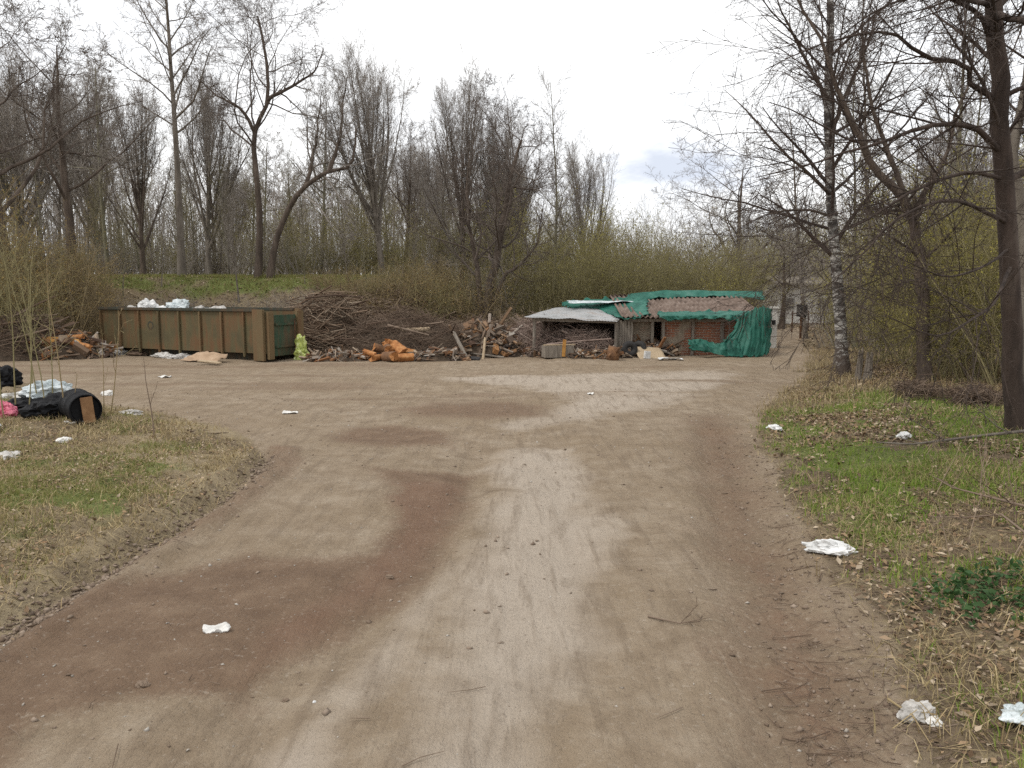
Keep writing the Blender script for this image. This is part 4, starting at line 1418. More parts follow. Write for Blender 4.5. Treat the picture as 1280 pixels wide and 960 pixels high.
# on the road and verges
def litter_at(px, py, fn, *a, dz=.0, **k):
    g = gp(px, py)
    g.z += dz
    return fn(a[0], g, *a[1:], **k)


litter_at(271, 789, sheet, 'paper_scrap', (.15, .05), 'paper', 'torn white paper scrap lying on the damp brown patch of the road', 'litter', 1, rot=(.05, .06, .3), amp=.035, dz=.016)
litter_at(1036, 690, crumple, 'plastic_bag', (.155, .07, .08), 'white_plastic', 'crumpled greyish plastic bag on the road edge below the green verge', 'litter', 2, amp=.5, rz=-.45)
litter_at(1146, 897, crumple, 'plastic_bag', (.08, .055, .065), 'dirty_plastic', 'whitish crumpled bag in the straw at the lower right', 'litter', 3, amp=.5, rz=.3)
litter_at(1168, 905, crumple, 'paper_scrap', (.035, .03, .03), 'paper', 'small pale scrap beside the whitish bag in the straw', 'litter', 4)
litter_at(1276, 900, crumple, 'plastic_bag', (.06, .08, .06), 'blue_plastic', 'bluish white crumpled bag cut by the right edge of the picture', 'litter', 5, amp=.5)
litter_at(968, 537, crumple, 'plastic_bag', (.11, .08, .06), 'white_plastic', 'white bag at the road edge by the start of the green grass', 'litter', 6, amp=.5)
litter_at(1131, 546, crumple, 'plastic_bag', (.08, .07, .06), 'white_plastic', 'white bag half hidden in the green grass before the thicket', 'litter', 7, amp=.5)
litter_at(363, 517, sheet, 'paper_scrap', (.24, .10), 'paper', 'flat white scrap on the dirt beyond the left bank tip', 'litter', 8, amp=.03, dz=.02)
litter_at(738, 493, sheet, 'paper_scrap', (.12, .08), 'paper', 'tiny white scrap alone in the middle of the yard', 'litter', 9, amp=.03, dz=.02)
litter_at(206, 472, sheet, 'paper_scrap', (.26, .16), 'paper', 'white scrap on the dirt in front of the middle of the skip', 'litter', 10, amp=.04, dz=.025)
litter_at(134, 494, crumple, 'paper_scrap', (.10, .08, .09), 'paper', 'white ball of paper right of the dumped black drum', 'litter', 11)
litter_at(163, 519, crumple, 'plastic_bag', (.16, .10, .08), 'dirty_plastic', 'dirty white bag on the bank between drum and upright twig', 'litter', 12, amp=.5)
litter_at(80, 550, crumple, 'paper_scrap', (.09, .07, .06), 'paper', 'pale scrap in the grass below the black drum', 'litter', 13)
litter_at(12, 572, crumple, 'plastic_bag', (.15, .10, .07), 'dirty_plastic', 'dirty white rag at the left edge of the bank', 'litter', 14, amp=.5)
litter_at(97, 526, sheet, 'paper_scrap', (.30, .12), 'paper', 'white sheet lying just under the open end of the drum', 'litter', 15, amp=.05, dz=.03)
litter_at(393, 878, crumple, 'pebble', (.008, .008, .008), 'white_plastic', 'tiny white pebble on the pale wheel track in the foreground', 'stone', 16)
litter_at(357, 876, crumple, 'stone', (.017, .014, .013), 'clod', 'small dark stone next to the tiny white pebble', 'stone', 17)
litter_at(178, 857, crumple, 'stone', (.03, .025, .022), 'clod', 'brown stone alone on the damp patch at the lower left', 'stone', 18)
litter_at(487, 722, crumple, 'stone', (.03, .022, .02), 'clod', 'brown stone on the damp band in the middle of the road', 'stone', 19)

# dumped drum and bags at the left
g = gp(101, 525)
g.z -= .05
drum = empty('plastic_drum', g, R(8), 'black plastic drum lying on its side with a brown board in its mouth, left bank', 'drum')
bm = bmesh.new()
n = 32
prof = [(-.50, .20), (-.48, .25), (-.30, .27), (-.28, .285), (-.24, .285), (-.22, .27), (.10, .27), (.12, .285), (.16, .285), (.18, .27), (.42, .265), (.45, .26), (.45, .235), (-.40, .225)]
rings = []
for xx, rr in prof:
    rings.append([bm.verts.new((xx, math.cos(i * 6.2832 / n) * rr, .275 + math.sin(i * 6.2832 / n) * rr)) for i in range(n)])
for a, b_ in zip(rings, rings[1:]):
    for i in range(n):
        bm.faces.new((a[i], a[(i + 1) % n], b_[(i + 1) % n], b_[i]))
bm.faces.new(rings[0]); bm.faces.new(rings[-1][::-1])
bmesh.ops.recalc_face_normals(bm, faces=bm.faces)
me = bpy.data.meshes.new('body'); bm.to_mesh(me); bm.free()
for p in me.polygons: p.use_smooth = True
link('body', me, M['black_plastic'], drum)
bm = BM()
bm.cyl((.40, 0, .275), (.415, 0, .275), .225, None, 32)
bm.build('lid', M['black_plastic'], drum)
drum.rotation_euler = (0, 0, R(-52))
drum.scale = (.95, .80, .80)
bm = BM()
bm.box((0, 0, 0), (.022, .15, .36), None, .004)
bm.cyl((.004, 0, -.03), (.018, 0, -.03), .02)
bd_ = bm.build('board', M['chip'])
dm = Matrix.Translation(g) @ Matrix.Rotation(R(-52), 4, 'Z')
bd_.matrix_world = dm @ Matrix.Translation((.452, .02, .215)) @ Matrix.Rotation(R(5), 4, 'X')
tag(bd_, 'brown board standing across the mouth of the black drum', 'board')
for px, py, sz, mt, lb, sd in ((68, 519, (.34, .28, .26), 'black_plastic', 'black rubbish bag beside the drum, under the pale blue bag', 21),
                               (34, 515, (.34, .28, .20), 'black_plastic', 'slumped dark bag left of the black bag beside the drum', 22),
                               (4, 482, (.34, .26, .34), 'black_plastic', 'black rubbish bag at the left edge above the pink bag', 23),
                               (-22, 498, (.34, .26, .28), 'black_plastic', 'black rubbish bag cut by the left edge of the picture', 24),
                               (2, 523, (.20, .16, .20), 'pink_plastic', 'pink plastic bag in the grass at the left edge', 25),
                               (28, 498, (.34, .14, .12), 'dirty_plastic', 'dirty whitish rag between the black bags at the left', 27),
                               (-20, 540, (.2, .16, .16), 'dirty_plastic', 'dirty bag below the pink bag at the left edge', 28)):
    litter_at(px, py, crumple, 'rubbish_bag', sz, mt, lb, 'bag', sd, amp=.4)
g = gp(62, 510)
crumple('rubbish_bag', (g.x, g.y, g.z + .20), (.34, .22, .20), 'blue_plastic', 'pale blue see-through bag on top of the black bags by the drum', 'bag', 26, amp=.5)

# in and round the skip
for x, y, z, sz, mt, lb, sd in ((-5.0, .40, 1.34, (.26, .22, .34), 'white_plastic', 'white bag sticking up left of centre over the skip rim', 31),
                                (-4.55, .42, 1.28, (.5, .26, .20), 'white_plastic', 'low white sheet of plastic between the two peaks on the skip', 32),
                                (-3.75, .42, 1.33, (.34, .24, .34), 'blue_plastic', 'bluish white bag peaking in the middle of the skip', 33),
                                (-3.0, .42, 1.29, (.5, .26, .20), 'dirty_plastic', 'flat greyish bag right of the bluish peak on the skip', 34),
                                (-2.2, .42, 1.29, (.4, .25, .20), 'dirty_plastic', 'pale bag at the right end of the heap on the skip', 35),
                                (-5.8, .42, 1.29, (.30, .22, .18), 'dirty_plastic', 'pale bag at the left end of the heap on the skip', 36)):
    crumple('rubbish_bag', cont_pt(x, y, z), sz, mt, lb, 'bag', sd, amp=.55, rz=-CTH)
crumple('rubbish_heap', cont_pt(-3.4, CW / 2, .32), (2.3, .40, .95), 'soil', 'dark rubbish filling the inside of the skip', 'rubbish', 37, amp=.12, freq=3, rz=-CTH)
gp_ = gp(256, 452)
sheet('cardboard_sheet', (gp_.x, gp_.y, gp_.z + .12), (1.15, .55), 'card', 'flattened brown cardboard leaning on the ground before the skip', 'cardboard', 41, rot=(.25, .04, -.25), amp=.14, th=.012)
for px, py, sz, mt, lb, sd in ((228, 448, (.35, .2, .12), 'dirty_plastic', 'grey rag left of the cardboard under the skip edge', 42), (206, 447, (.42, .2, .14), 'dirty_plastic', 'dirty plastic under the middle of the skip', 43),
                               (172, 444, (.4, .2, .14), 'stick_dark', 'dark rags under the left half of the skip', 44), (150, 443, (.3, .2, .14), 'dirty_plastic', 'pale scraps at the left foot of the skip', 45)):
    litter_at(px, py, crumple, 'rag', sz, mt, lb, 'rag', sd, amp=.5)
g = gp(378, 449)
lm = crumple('lime_bag', g, (.20, .17, .30), 'lime_plastic', 'bright lime-yellow bag standing beside the right end of the skip', 'bag', 46, amp=.6)
crumple('lime_bag', (g.x - .05, g.y + .05, g.z + .16), (.14, .13, .52), 'lime_plastic', 'upper bright lime-yellow bag stacked on the other beside the skip', 'bag', 47, amp=.45)


# ------------------------------------------------------------------ heaps
def mound_h(u, v, seed):
    r = math.sqrt(u * u + v * v)
    return max(0, 1 - r * r) ** .6 * (.72 + .7 * mnoise.noise(Vector((u * 2 + seed, v * 2, seed))) + .2 * mnoise.noise(Vector((u * 6, v * 6 + seed, 2))))


def brush_heap(name, px0, px1, py_base, ytop, depth, label, seed, mat='stick', nst=1400, lmin=.4, lmax=1.6, rmax=.014, thick=20, fluff=.12, dY=0):
    rg = random.Random(seed)
    pm = (px0 + px1) / 2
    g = gp(pm, py_base)
    Y = g.y + depth / 2 + dY
    cx = xat(pm, Y)
    wx = (px1 - px0) / 1000 * Y / 2
    hh = topz(ytop, Y) - gz(cx, Y)
    o = empty(name, (cx, Y, gz(cx, Y)), 0, label, 'brush heap')
    n = 30
    V, F = [], []
    for j in range(n + 1):
        for i in range(n + 1):
            u, v = (i / n * 2 - 1) * 1.05, (j / n * 2 - 1) * 1.05
            V.append((u * wx, v * depth / 2, mound_h(u, v, seed) * hh * .86 - .06))
    gi_ = np.arange((n + 1) ** 2).reshape(n + 1, n + 1)
    F = np.stack([gi_[:-1, :-1], gi_[:-1, 1:], gi_[1:, 1:], gi_[1:, :-1]], -1).reshape(-1, 4)
    link('mound', npmesh('mound', np.array(V), F, True), M['soil'], o)  # soil-coloured core added so the heap's inside reads dark
    T = Tubes()
    for i in range(nst):
        u, v = rg.uniform(-1, 1), rg.uniform(-1, 1)
        if u * u + v * v > 1: continue
        z = mound_h(u, v, seed) * hh * .9 + rg.random() * fluff
        c = Vector((u * wx, v * depth / 2, z))
        a = rg.gauss(0, .8) if rg.random() < .55 else rg.uniform(0, 6.28)
        l = rg.uniform(lmin, lmax) * .5
        d = Vector((math.cos(a), math.sin(a) * .7, rg.gauss(.05, .42))).normalized() * l
        r = rg.uniform(.003, rmax)
        b = Vector((rg.gauss(0, .06), rg.gauss(0, .06), rg.gauss(0, .06)))
        pts = [c - d, c - d * .3 + b, c + d * .4 + b * .6, c + d]
        for q_ in pts: q_.z = max(q_.z, .01)
        T.add(pts, [r, r * .9, r * .7, r * .35], 4)
    for i in range(thick):
        u, v = rg.uniform(-.85, .85), rg.uniform(-.9, .1)
        c = Vector((u * wx, v * depth / 2, mound_h(u, v, seed) * hh + .05))
        a = rg.gauss(0, .7)
        d = Vector((math.cos(a), math.sin(a) * .6, rg.gauss(.1, .25))).normalized() * rg.uniform(.5, 1.1)
        r = rg.uniform(.018, .045)
        T.add([c - d, c + Vector((0, 0, rg.gauss(0, .05))), c + d], [r, r * .85, r * .6], 6)
    b_ = T.build('branches', M[mat], o)
    b_['kind'] = 'stuff'
    return o


brush_heap('brushwood_heap', 368, 452, 447, 372, 3.0, 'grey brown brushwood heap next to the end of the skip', 61, 'stick', 1700, .4, 1.7, .016, 26, .16, dY=.6)
brush_heap('brushwood_heap', 428, 590, 449, 386, 3.2, 'long dark heap of fine twigs behind the orange logs', 62, 'stick_dark', 2600, .3, 1.3, .009, 12, .12, dY=.2)
brush_heap('brushwood_heap', 395, 575, 440, 370, 2.5, 'brushwood heaped higher at the back, under the ochre bushes', 63, 'stick', 1500, .5, 1.8, .016, 22, .2, dY=2.2)
brush_heap('brushwood_heap', 545, 660, 442, 397, 1.8, 'tangled grey brushwood at the back of the mixed rubbish heap', 69, 'stick', 1100, .4, 1.5, .014, 18, .25, dY=1.6)
brush_heap('brushwood_heap', 640, 712, 447, 398, 2.2, 'reddish brushwood piled left of the lean-to opening', 64, 'stick_pink', 1500, .3, 1.3, .009, 10, .2, dY=.3)
brush_heap('brushwood_heap', 695, 768, 446, 412, 1.6, 'low feathery brushwood in front of the dark lean-to opening', 65, 'stick_pink', 1500, .25, 1.0, .007, 5, .2)
brush_heap('brushwood_heap', -40, 75, 452, 390, 3.0, 'brown brushwood and rubbish heap at the far left of the yard', 66, 'stick_dark', 1500, .4, 1.5, .014, 20, .2)
brush_heap('brushwood_heap', 1196, 1258, 510, 489, 1.0, 'dark brushwood added as the shaded hollow under the thicket by the thick trunk', 67, 'stick_dark', 900, .2, .6, .007, 0, .06)  # dark twigs added to stand in for a shaded hollow
brush_heap('brushwood_heap', 1132, 1180, 500, 478, .9, 'small dark twig heap added as the left part of the shaded hollow under the thicket', 68, 'stick_dark', 400, .15, .5, .008, 0, .06)  # also added, carries the hollow's shade further left


def rubble_heap(name, px0, px1, py_base, ytop, depth, label, seed, n=260, smin=.04, smax=.22, dY=0):
    rg = random.Random(seed)
    pm = (px0 + px1) / 2
    g = gp(pm, py_base)
    Y = g.y + depth / 2 + dY
    cx = xat(pm, Y)
    wx = (px1 - px0) / 1000 * Y / 2
    hh = topz(ytop, Y) - gz(cx, Y)
    o = empty(name, (cx, Y, gz(cx, Y)), 0, label, 'rubbish heap')
    k = 24
    V = [((i / k * 2 - 1) * 1.05 * wx, (j / k * 2 - 1) * 1.05 * depth / 2, mound_h((i / k * 2 - 1) * 1.05, (j / k * 2 - 1) * 1.05, seed) * hh * .85 - .06) for j in range(k + 1) for i in range(k + 1)]
    gi_ = np.arange((k + 1) ** 2).reshape(k + 1, k + 1)
    link('mound', npmesh('mound', np.array(V), np.stack([gi_[:-1, :-1], gi_[:-1, 1:], gi_[1:, 1:], gi_[1:, :-1]], -1).reshape(-1, 4), True), M['soil'], o)
    bm = BM()
    for i in range(n):
        u, v = rg.uniform(-1, 1), rg.uniform(-1, .5)
        if u * u + v * v > 1.05: continue
        s = smin * (smax / smin) ** (rg.random() ** 1.6)
        m = Matrix.Rotation(rg.random() * 6.28, 3, 'Z') @ Matrix.Rotation(rg.gauss(0, .6), 3, 'X') @ Matrix.Rotation(rg.gauss(0, .6), 3, 'Y')
        if rg.random() < .45:
            dim = (s * rg.uniform(3, 7), s * rg.uniform(.25, .5), s * rg.uniform(.12, .4))
        else:
            dim = (s * rg.uniform(.8, 2.6), s * rg.uniform(.5, 1.1), s * rg.uniform(.15, .8))
        bm.box((u * wx, v * depth / 2, mound_h(u, v, seed) * hh * .9 + s * .15), dim, m)
    b_ = bm.build('rubble', M['rubble'], o, jitter=.03, seed=seed)
    b_['kind'] = 'stuff'
    return o


rubble_heap('rubbish_heap', 548, 668, 447, 396, 2.4, 'heap of mixed wood scraps and rubble between brushwood and shed', 71, 620)
rubble_heap('rubbish_heap', 375, 470, 452, 436, 1.0, 'low spill of chips and rubble before the brushwood beside the skip', 75, 260, .03, .14)
rubble_heap('rubbish_heap', 500, 585, 452, 434, .9, 'low spill of scraps at the foot of the long dark heap', 76, 240, .03, .14)
rubble_heap('rubbish_heap', 700, 790, 449, 436, .8, 'low spill of scraps before the lean-to', 77, 200, .03, .13)
rubble_heap('rubbish_heap', 22, 132, 450, 404, 2.0, 'mixed rubbish heap with orange wood at the left end of the skip', 72, 460)
rubble_heap('rubbish_heap', 782, 850, 446, 425, 1.2, 'low heap of broken bricks and board against the shed front', 73, 220)
rubble_heap('rubbish_heap', 655, 705, 447, 434, .9, 'small scatter of wood chips in front of the reddish brushwood', 74, 120, .03, .12)


# ------------------------------------------------------------------ logs
def log(name, c, axis, L, r, label, cat='log', cut='alder_cut', bark='alder_bark', group=None, seed=0):
    o = empty(name, c, 0, label, cat, group)
    a = Vector(axis).normalized()
    n, k = 6, 14
    rg = random.Random(seed)
    f = a.orthogonal().normalized(); g_ = a.cross(f)
    V = []
    split = bark.startswith('alder_cut') or bark.startswith('alder_yellow')
    wob = [1 + rg.gauss(0, .16 if split else .07) for _ in range(k)]
    for j in range(n):
        t = j / (n - 1) - .5
        for i in range(k):
            th = i * 6.2832 / k
            rr = r * wob[i] * (1 + .06 * mnoise.noise(Vector((t * 4 + seed, i, 0)))) * (1 - .1 * t)
            cc, ss_ = math.cos(th), math.sin(th)
            if split: ss_ = max(ss_, -.25)
            V.append(a * (t * L + (rg.gauss(0, .03) if j in (0, n - 1) else 0)) + f * cc * rr + g_ * ss_ * rr)
    gi_ = np.arange(n * k).reshape(n, k)
    F = np.stack([gi_[:-1], np.roll(gi_[:-1], -1, 1), np.roll(gi_[1:], -1, 1), gi_[1:]], -1).reshape(-1, 4)
    link('bark', npmesh('bark', np.array([tuple(v) for v in V]), F, True), M[bark], o)
    for s in (0, n - 1):
        me = bpy.data.meshes.new('cut_face')
        ctr = sum((V[s * k + i] for i in range(k)), Vector()) / k + a * (.004 if s else -.004)
        me.from_pydata([tuple(V[s * k + i] * .999) for i in range(k)] + [tuple(ctr)], [], [(i, (i + 1) % k, k) for i in range(k)])
        link('cut_face', me, M[cut], o)
    return o


def log_px(px, py, dz, az, tilt, L, r, label, cut='alder_cut', bark='alder_bark', group=None, seed=0, name='alder_log'):
    g = gp(px, py)
    a = (math.cos(az) * math.cos(tilt), math.sin(az) * math.cos(tilt), math.sin(tilt))
    return log(name, (g.x, g.y, g.z + r * .9 + dz), a, L, r, label, 'log', cut, bark, group, seed)


OL = 'orange split alder log in the small pile before the dark brushwood'
OG = 'pile of orange alder logs before the brushwood'
i = 0
for px, py, dz, az, ti, L, r in ((447, 450, 0, .5, .1, .45, .07), (455, 450, 0, .5, .1, .40, .09), (470, 451, 0, 1.2, 0, .5, .11), (487, 452, 0, -.9, .1, .55, .14), (503, 452, 0, .25, .05, .6, .12), (516, 451, 0, 1.0, 0, .5, .10),
                                 (478, 449, .18, .3, -.35, .5, .10), (497, 450, .20, 2.4, .45, .5, .13), (489, 449, .34, .9, -.3, .45, .11), (485, 450, .22, 1.9, .2, .4, .12), (462, 450, .12, 2.7, .25, .4, .08), (508, 449, .12, .2, -.2, .45, .10)):
    log_px(px, py, dz, az, ti, L, r, OL, cut='alder_cut', bark='alder_cut' if i % 3 else 'alder_bark', group=OG, seed=100 + i); i += 1
for px, py, dz, az, ti, L, r, lb, ct in ((654, 442, .12, 1.45, 0, .5, .19, 'round orange-yellow log end facing out of the scraps left of the shed', 'alder_yellow'),
                                       (638, 444, .08, 1.2, .2, .4, .13, 'pale split log left of the round orange-yellow log end', 'wood_pale'),
                                       (705, 432, .25, 1.0, 1.1, .5, .08, 'orange stick of wood standing over the pale box', 'alder_yellow')):
    log_px(px, py, dz, az, ti, L, r, lb, cut=ct, bark='alder_cut' if ct != 'wood_pale' else 'wood_pale', seed=int(px)); i += 1
OL = 'orange split alder log on the rubbish heap left of the skip'
for px, py, dz, az, ti, L, r in ((66, 449, .05, .5, .3, .5, .12), (82, 448, .42, .1, -.1, .9, .10), (92, 447, .52, -.2, .1, .8, .08), (78, 448, .28, .7, .2, .6, .12), (99, 448, .30, 0, -.2, .7, .09), (70, 448, .36, 1.2, 0, .5, .13)):
    log_px(px, py, dz, az, ti, L, r, OL, bark='alder_cut' if i % 2 else 'alder_yellow', group='orange logs left of the skip', seed=200 + i); i += 1
# dark logs with a pale sawn end
for px, py, dz, az, ti, L, r, lb, bk, ct in (
        (590, 441, .52, 2.5, -.45, 1.2, .15, 'dark log with a pale sawn end on top of the rubbish heap', 'bark_dark', 'white_plastic'),
        (577, 442, .44, .7, .35, 1.0, .11, 'dark crossed log below the one with the pale end', 'bark_dark', 'wood_grey'),
        (425, 441, .50, 1.5, 1.3, .55, .07, 'short upright birch log with white bark in the brushwood next to the skip', 'birch', 'wood_pale'),
        (430, 450, .05, 2.2, .55, .9, .04, 'grey pole leaning out of the brushwood heap beside the skip', 'wood_grey', 'wood_grey'),
        (578, 448, .22, 2.2, .8, 1.3, .05, 'long grey plank-like pole leaning on the rubbish heap', 'wood_grey', 'wood_pale'),
        (605, 448, .2, 1.4, 1.1, .8, .04, 'upright pale stake in the rubbish heap', 'wood_pale', 'wood_pale'),
        (517, 444, .70, .1, .05, 1.0, .07, 'pale bleached log lying along the top of the dark brushwood', 'wood_pale', 'wood_pale'),
        (400, 440, .78, .3, .3, 1.3, .05, 'bleached branch poking up from the brushwood beside the skip', 'wood_pale', 'wood_pale')):
    log_px(px, py, dz, az, ti, L, r, lb, cut=ct, bark=bk, seed=int(px), name='old_log')

# box of boards, stump, boards by the heaps
g = gp(697, 447)
bx = empty('wooden_box', g, R(12), 'open pale wooden box before the reddish brushwood', 'box')
for x_, y_, sx, sy in ((0, -.24, .84, .03), (0, .24, .84, .03), (-.42, 0, .03, .446), (.42, 0, .03, .446)):
    bm = BM(); bm.box((x_, y_, .19), (sx, sy, .34), None, .004); bm.build('side_board', M['wood_grey'], bx)
bm = BM(); bm.box((0, 0, .03), (.79, .44, .03)); bm.build('bottom_board', M['wood_grey'], bx)
bm = BM(); bm.box((.12, -.27, .3), (.10, .025, .5), Matrix.Rotation(.06, 3, 'Y'), .004); bm.build('slat', M['alder_yellow'], bx)
bm = BM(); bm.box((.05, 0, .375), (.95, .16, .028), Matrix.Rotation(.05, 3, 'Z'), .004); bm.build('lid_board', M['wood_pale'], bx)
g = gp(766, 450)
bm = BM()
bm.cyl((0, 0, -.02), (.02, 0, .30), .22, .17, 16)
for k in range(6):
    a = k * 1.05
    bm.cyl((math.cos(a) * .12, math.sin(a) * .12, .16), (math.cos(a) * .30, math.sin(a) * .28, .04 + .3 * rnd.random()), .06, .03, 7)
st = bm.build('tree_stump', M['alder_bark'], None, True, .05, 5)
st.location = g
st.scale = (.9, .9, 1.25)
tag(st, 'uprooted brown stump at the corner of the lean-to', 'stump')
for px, py, sx, sz_, tilt, lb, mt in ((608, 447, 1.1, .10, .2, 'grey plank lying at the foot of the rubbish heap', 'wood_grey'), (575, 449, 1.2, .3, .15, 'dark board lying at the right foot of the dark brushwood', 'rubber'),
                                     (262, 456, .6, .2, .05, 'pale board on the dirt before the skip', 'wood_pale')):
    g = gp(px, py)
    bm = BM(); bm.box((0, 0, 0), (sx, sz_, .03), None, .005)
    o = bm.build('board', M[mt]); o.location = (g.x, g.y, g.z + .08); o.rotation_euler = (tilt, .1, rnd.uniform(-.3, .3))
    tag(o, lb, 'board')


# tyres by the shed
def tyre(px, py, dz, rot, label, R0=.25):
    g = gp(px, py)
    bm = bmesh.new()
    n, k = 28, 10
    rings = []
    for i in range(n):
        a = i * 6.2832 / n
        rings.append([bm.verts.new(((R0 - .095 + math.cos(j * 6.2832 / k) * .095) * math.cos(a), (R0 - .095 + math.cos(j * 6.2832 / k) * .095) * math.sin(a), math.sin(j * 6.2832 / k) * .085)) for j in range(k)])
    for i in range(n):
        for j in range(k):
            bm.faces.new((rings[i][j], rings[(i + 1) % n][j], rings[(i + 1) % n][(j + 1) % k], rings[i][(j + 1) % k]))
    bmesh.ops.recalc_face_normals(bm, faces=bm.faces)
    me = bpy.data.meshes.new('tyre'); bm.to_mesh(me); bm.free()
    for p in me.polygons: p.use_smooth = True
    o = link('old_tyre', me, M['rubber'])
    o.location = (g.x, g.y, g.z + dz); o.rotation_euler = rot
    return tag(o, label, 'tyre')


tyre(787, 447, .25, (R(78), 0, .2), 'old tyre leaning on the boarded corner of the shed')
tyre(798, 446, .25, (R(70), 0, -.5), 'old tyre leaning behind the first, before the grey shed wall')

# ------------------------------------------------------------------ shed
YS = gp(800, 446).y + .35
zs = gz(xat(800, YS), YS)


def sx(px, Y=None): return xat(px, Y or YS)


def corr(name, a, b, c, d, mat, parent, period=.11, amp=.018, th=.012, n=70, m=5, noise_=.02, seed=0):
    """corrugated sheet between the corners a-b (front edge) and d-c (back edge)"""
    V = []
    nrm = (b - a).cross(d - a).normalized()
    Lw = (b - a).length
    for s in (1, -1):
        for j in range(m + 1):
            for i in range(n + 1):
                u, v = i / n, j / m
                p = a.lerp(b, u).lerp(d.lerp(c, u), v)
                w_ = math.sin(u * Lw / period * 6.2832) * amp + mnoise.noise(Vector((u * 5 + seed, v * 3, seed))) * noise_
                V.append(tuple(p + nrm * (w_ + s * th / 2)))
    k = (n + 1) * (m + 1)
    g_ = np.arange(k).reshape(m + 1, n + 1)
    top = np.stack([g_[:-1, :-1], g_[:-1, 1:], g_[1:, 1:], g_[1:, :-1]], -1).reshape(-1, 4)
    ring = np.concatenate([g_[0, :-1], g_[:-1, -1], g_[-1, :0:-1], g_[:0:-1, 0]])
    nx_ = np.roll(ring, -1)
    side = np.stack([ring, ring + k, nx_ + k, nx_], -1)
    return link(name, npmesh(name, np.array(V), np.concatenate([top, top[:, ::-1] + k, side]), True), M[mat], parent)


x0, x1, x2 = sx(662), sx(783), sx(952)
YB = YS + 3.6
zf = zs - .05
shed = empty('brick_shed', (0, 0, 0), 0, 'low ruined brick shed with a brown corrugated roof, hung with green netting', 'shed')
ze = topz(399, YS)          # eave height
zr = topz(368, YB - .6)          # ridge
bm = BM()
t = .22
# front wall with a door gap, side and back walls
xg0, xg1 = sx(818), sx(830)
bm.box(((x1 + xg0) / 2, YS + .35 + t / 2, (zf + ze) / 2), (xg0 - x1, t, ze - zf))
bm.box(((xg1 + x2) / 2, YS + .15 + t / 2, (zf + ze) / 2), (x2 - xg1, t, ze - zf))
bm.box((x2 - t / 2 + .004, (YS + .37 + YB) / 2, (zf + ze) / 2 + .1), (t, YB - YS - .39, ze - zf + .2))
bm.box((x1 + t / 2 - .004, (YS + .57 + YB) / 2, (zf + ze) / 2 + .1), (t, YB - YS - .59, ze - zf + .2))
bm.box(((x1 + x2) / 2, YB + t / 2 - .2, (zf + zr) / 2 - .06), (x2 - x1 - 2 * t - .02, t, zr - zf - .12))
bm.build('wall', M['brick'], shed)
for i, px in enumerate((785, 817, 831, 868, 905)):
    bm = BM()
    bm.box((sx(px), YS + .08, (zf + ze) / 2), (.09, .08, ze - zf - .01), Matrix.Rotation(rnd.gauss(0, .02), 3, 'Y'), .006)
    bm.build('timber_post', M['wood_grey'], shed)
bm = BM()
for i in range(6):
    bm.box((sx(773) + i * .082, YS - .02 + rnd.uniform(-.01, .01), (zf + ze) / 2 - .03), (.076, .022, ze - zf - .08 * rnd.random()), Matrix.Rotation(rnd.gauss(0, .012), 3, 'Y'), .003)
bm.build('boarding', M['wood_grey'], shed)
bm = BM()
bm.box(((x1 + x2) / 2, YS + .03, ze - .03), (x2 - x1 + .1, .07, .09), None, .006)
bm.build('eave_beam', M['wood_grey'], shed)
corr('roof', Vector((x1 - .15, YS - .22, ze + .06)), Vector((x2 + .18, YS - .22, ze + .05)), Vector((x2 + .15, YB - .4, zr)), Vector((x1 - .12, YB - .4, zr - .05)), 'tile_roof', shed, .15, .03, .014, 220, 10, .05, 3)
corr('roof', Vector((x1 - .1, YB - .42, zr - .03)), Vector((x2 + .14, YB - .42, zr + .02)), Vector((x2 + .14, YB + 1.0, zr - .45)), Vector((x1 - .1, YB + 1.0, zr - .45)), 'tile_roof', shed, .15, .03, .014, 220, 6, .04, 4)

# lean-to with the zinc sheet roof
lean = empty('lean_to', (0, 0, 0), 0, 'open-fronted lean-to under a pale zinc sheet roof, left end of the brick shed', 'lean-to')
zl = topz(398, YS - .3)
zlb = topz(383, YS + 2.4)
corr('roof', Vector((sx(655, YS - .3), YS - .35, topz(396, YS - .35))), Vector((sx(772, YS - .3), YS - .3, topz(402, YS - .3))), Vector((sx(792, YS + 2.4), YS + 2.4, topz(383, YS + 2.4))), Vector((sx(694, YS + 2.4), YS + 2.4, topz(385, YS + 2.4))),
     'metal_roof', lean, .09, .007, .012, 150, 8, .05, 7)
for px, Y in ((668, YS - .1), (771, YS - .12)):
    bm = BM(); bm.cyl((sx(px, Y), Y, zf), (sx(px, Y), Y, zl - .04), .055, .05, 10); bm.build('post', M['wood_grey'], lean)
bm = BM()
bm.box((sx(718, YS - .1), YS - .11, zl - .07), (sx(771) - sx(666), .09, .10), Matrix.Rotation(.03, 3, 'Y'), .006)
bm.build('beam', M['wood_grey'], lean)
bm = BM()
bm.box((sx(742, YS + 2.3), YS + 2.35, (zf + zlb) / 2 - .05), (sx(790, YS + 2.3) - sx(694, YS + 2.3), .05, zlb - zf - .1))
bm.box((sx(690, YS + 1.2), YS + 1.2, (zf + zl) / 2), (.05, 2.2, zl - zf - .1), Matrix.Rotation(-.28, 3, 'Z'))
bm.build('back_boards', M['bark_dark'], lean)


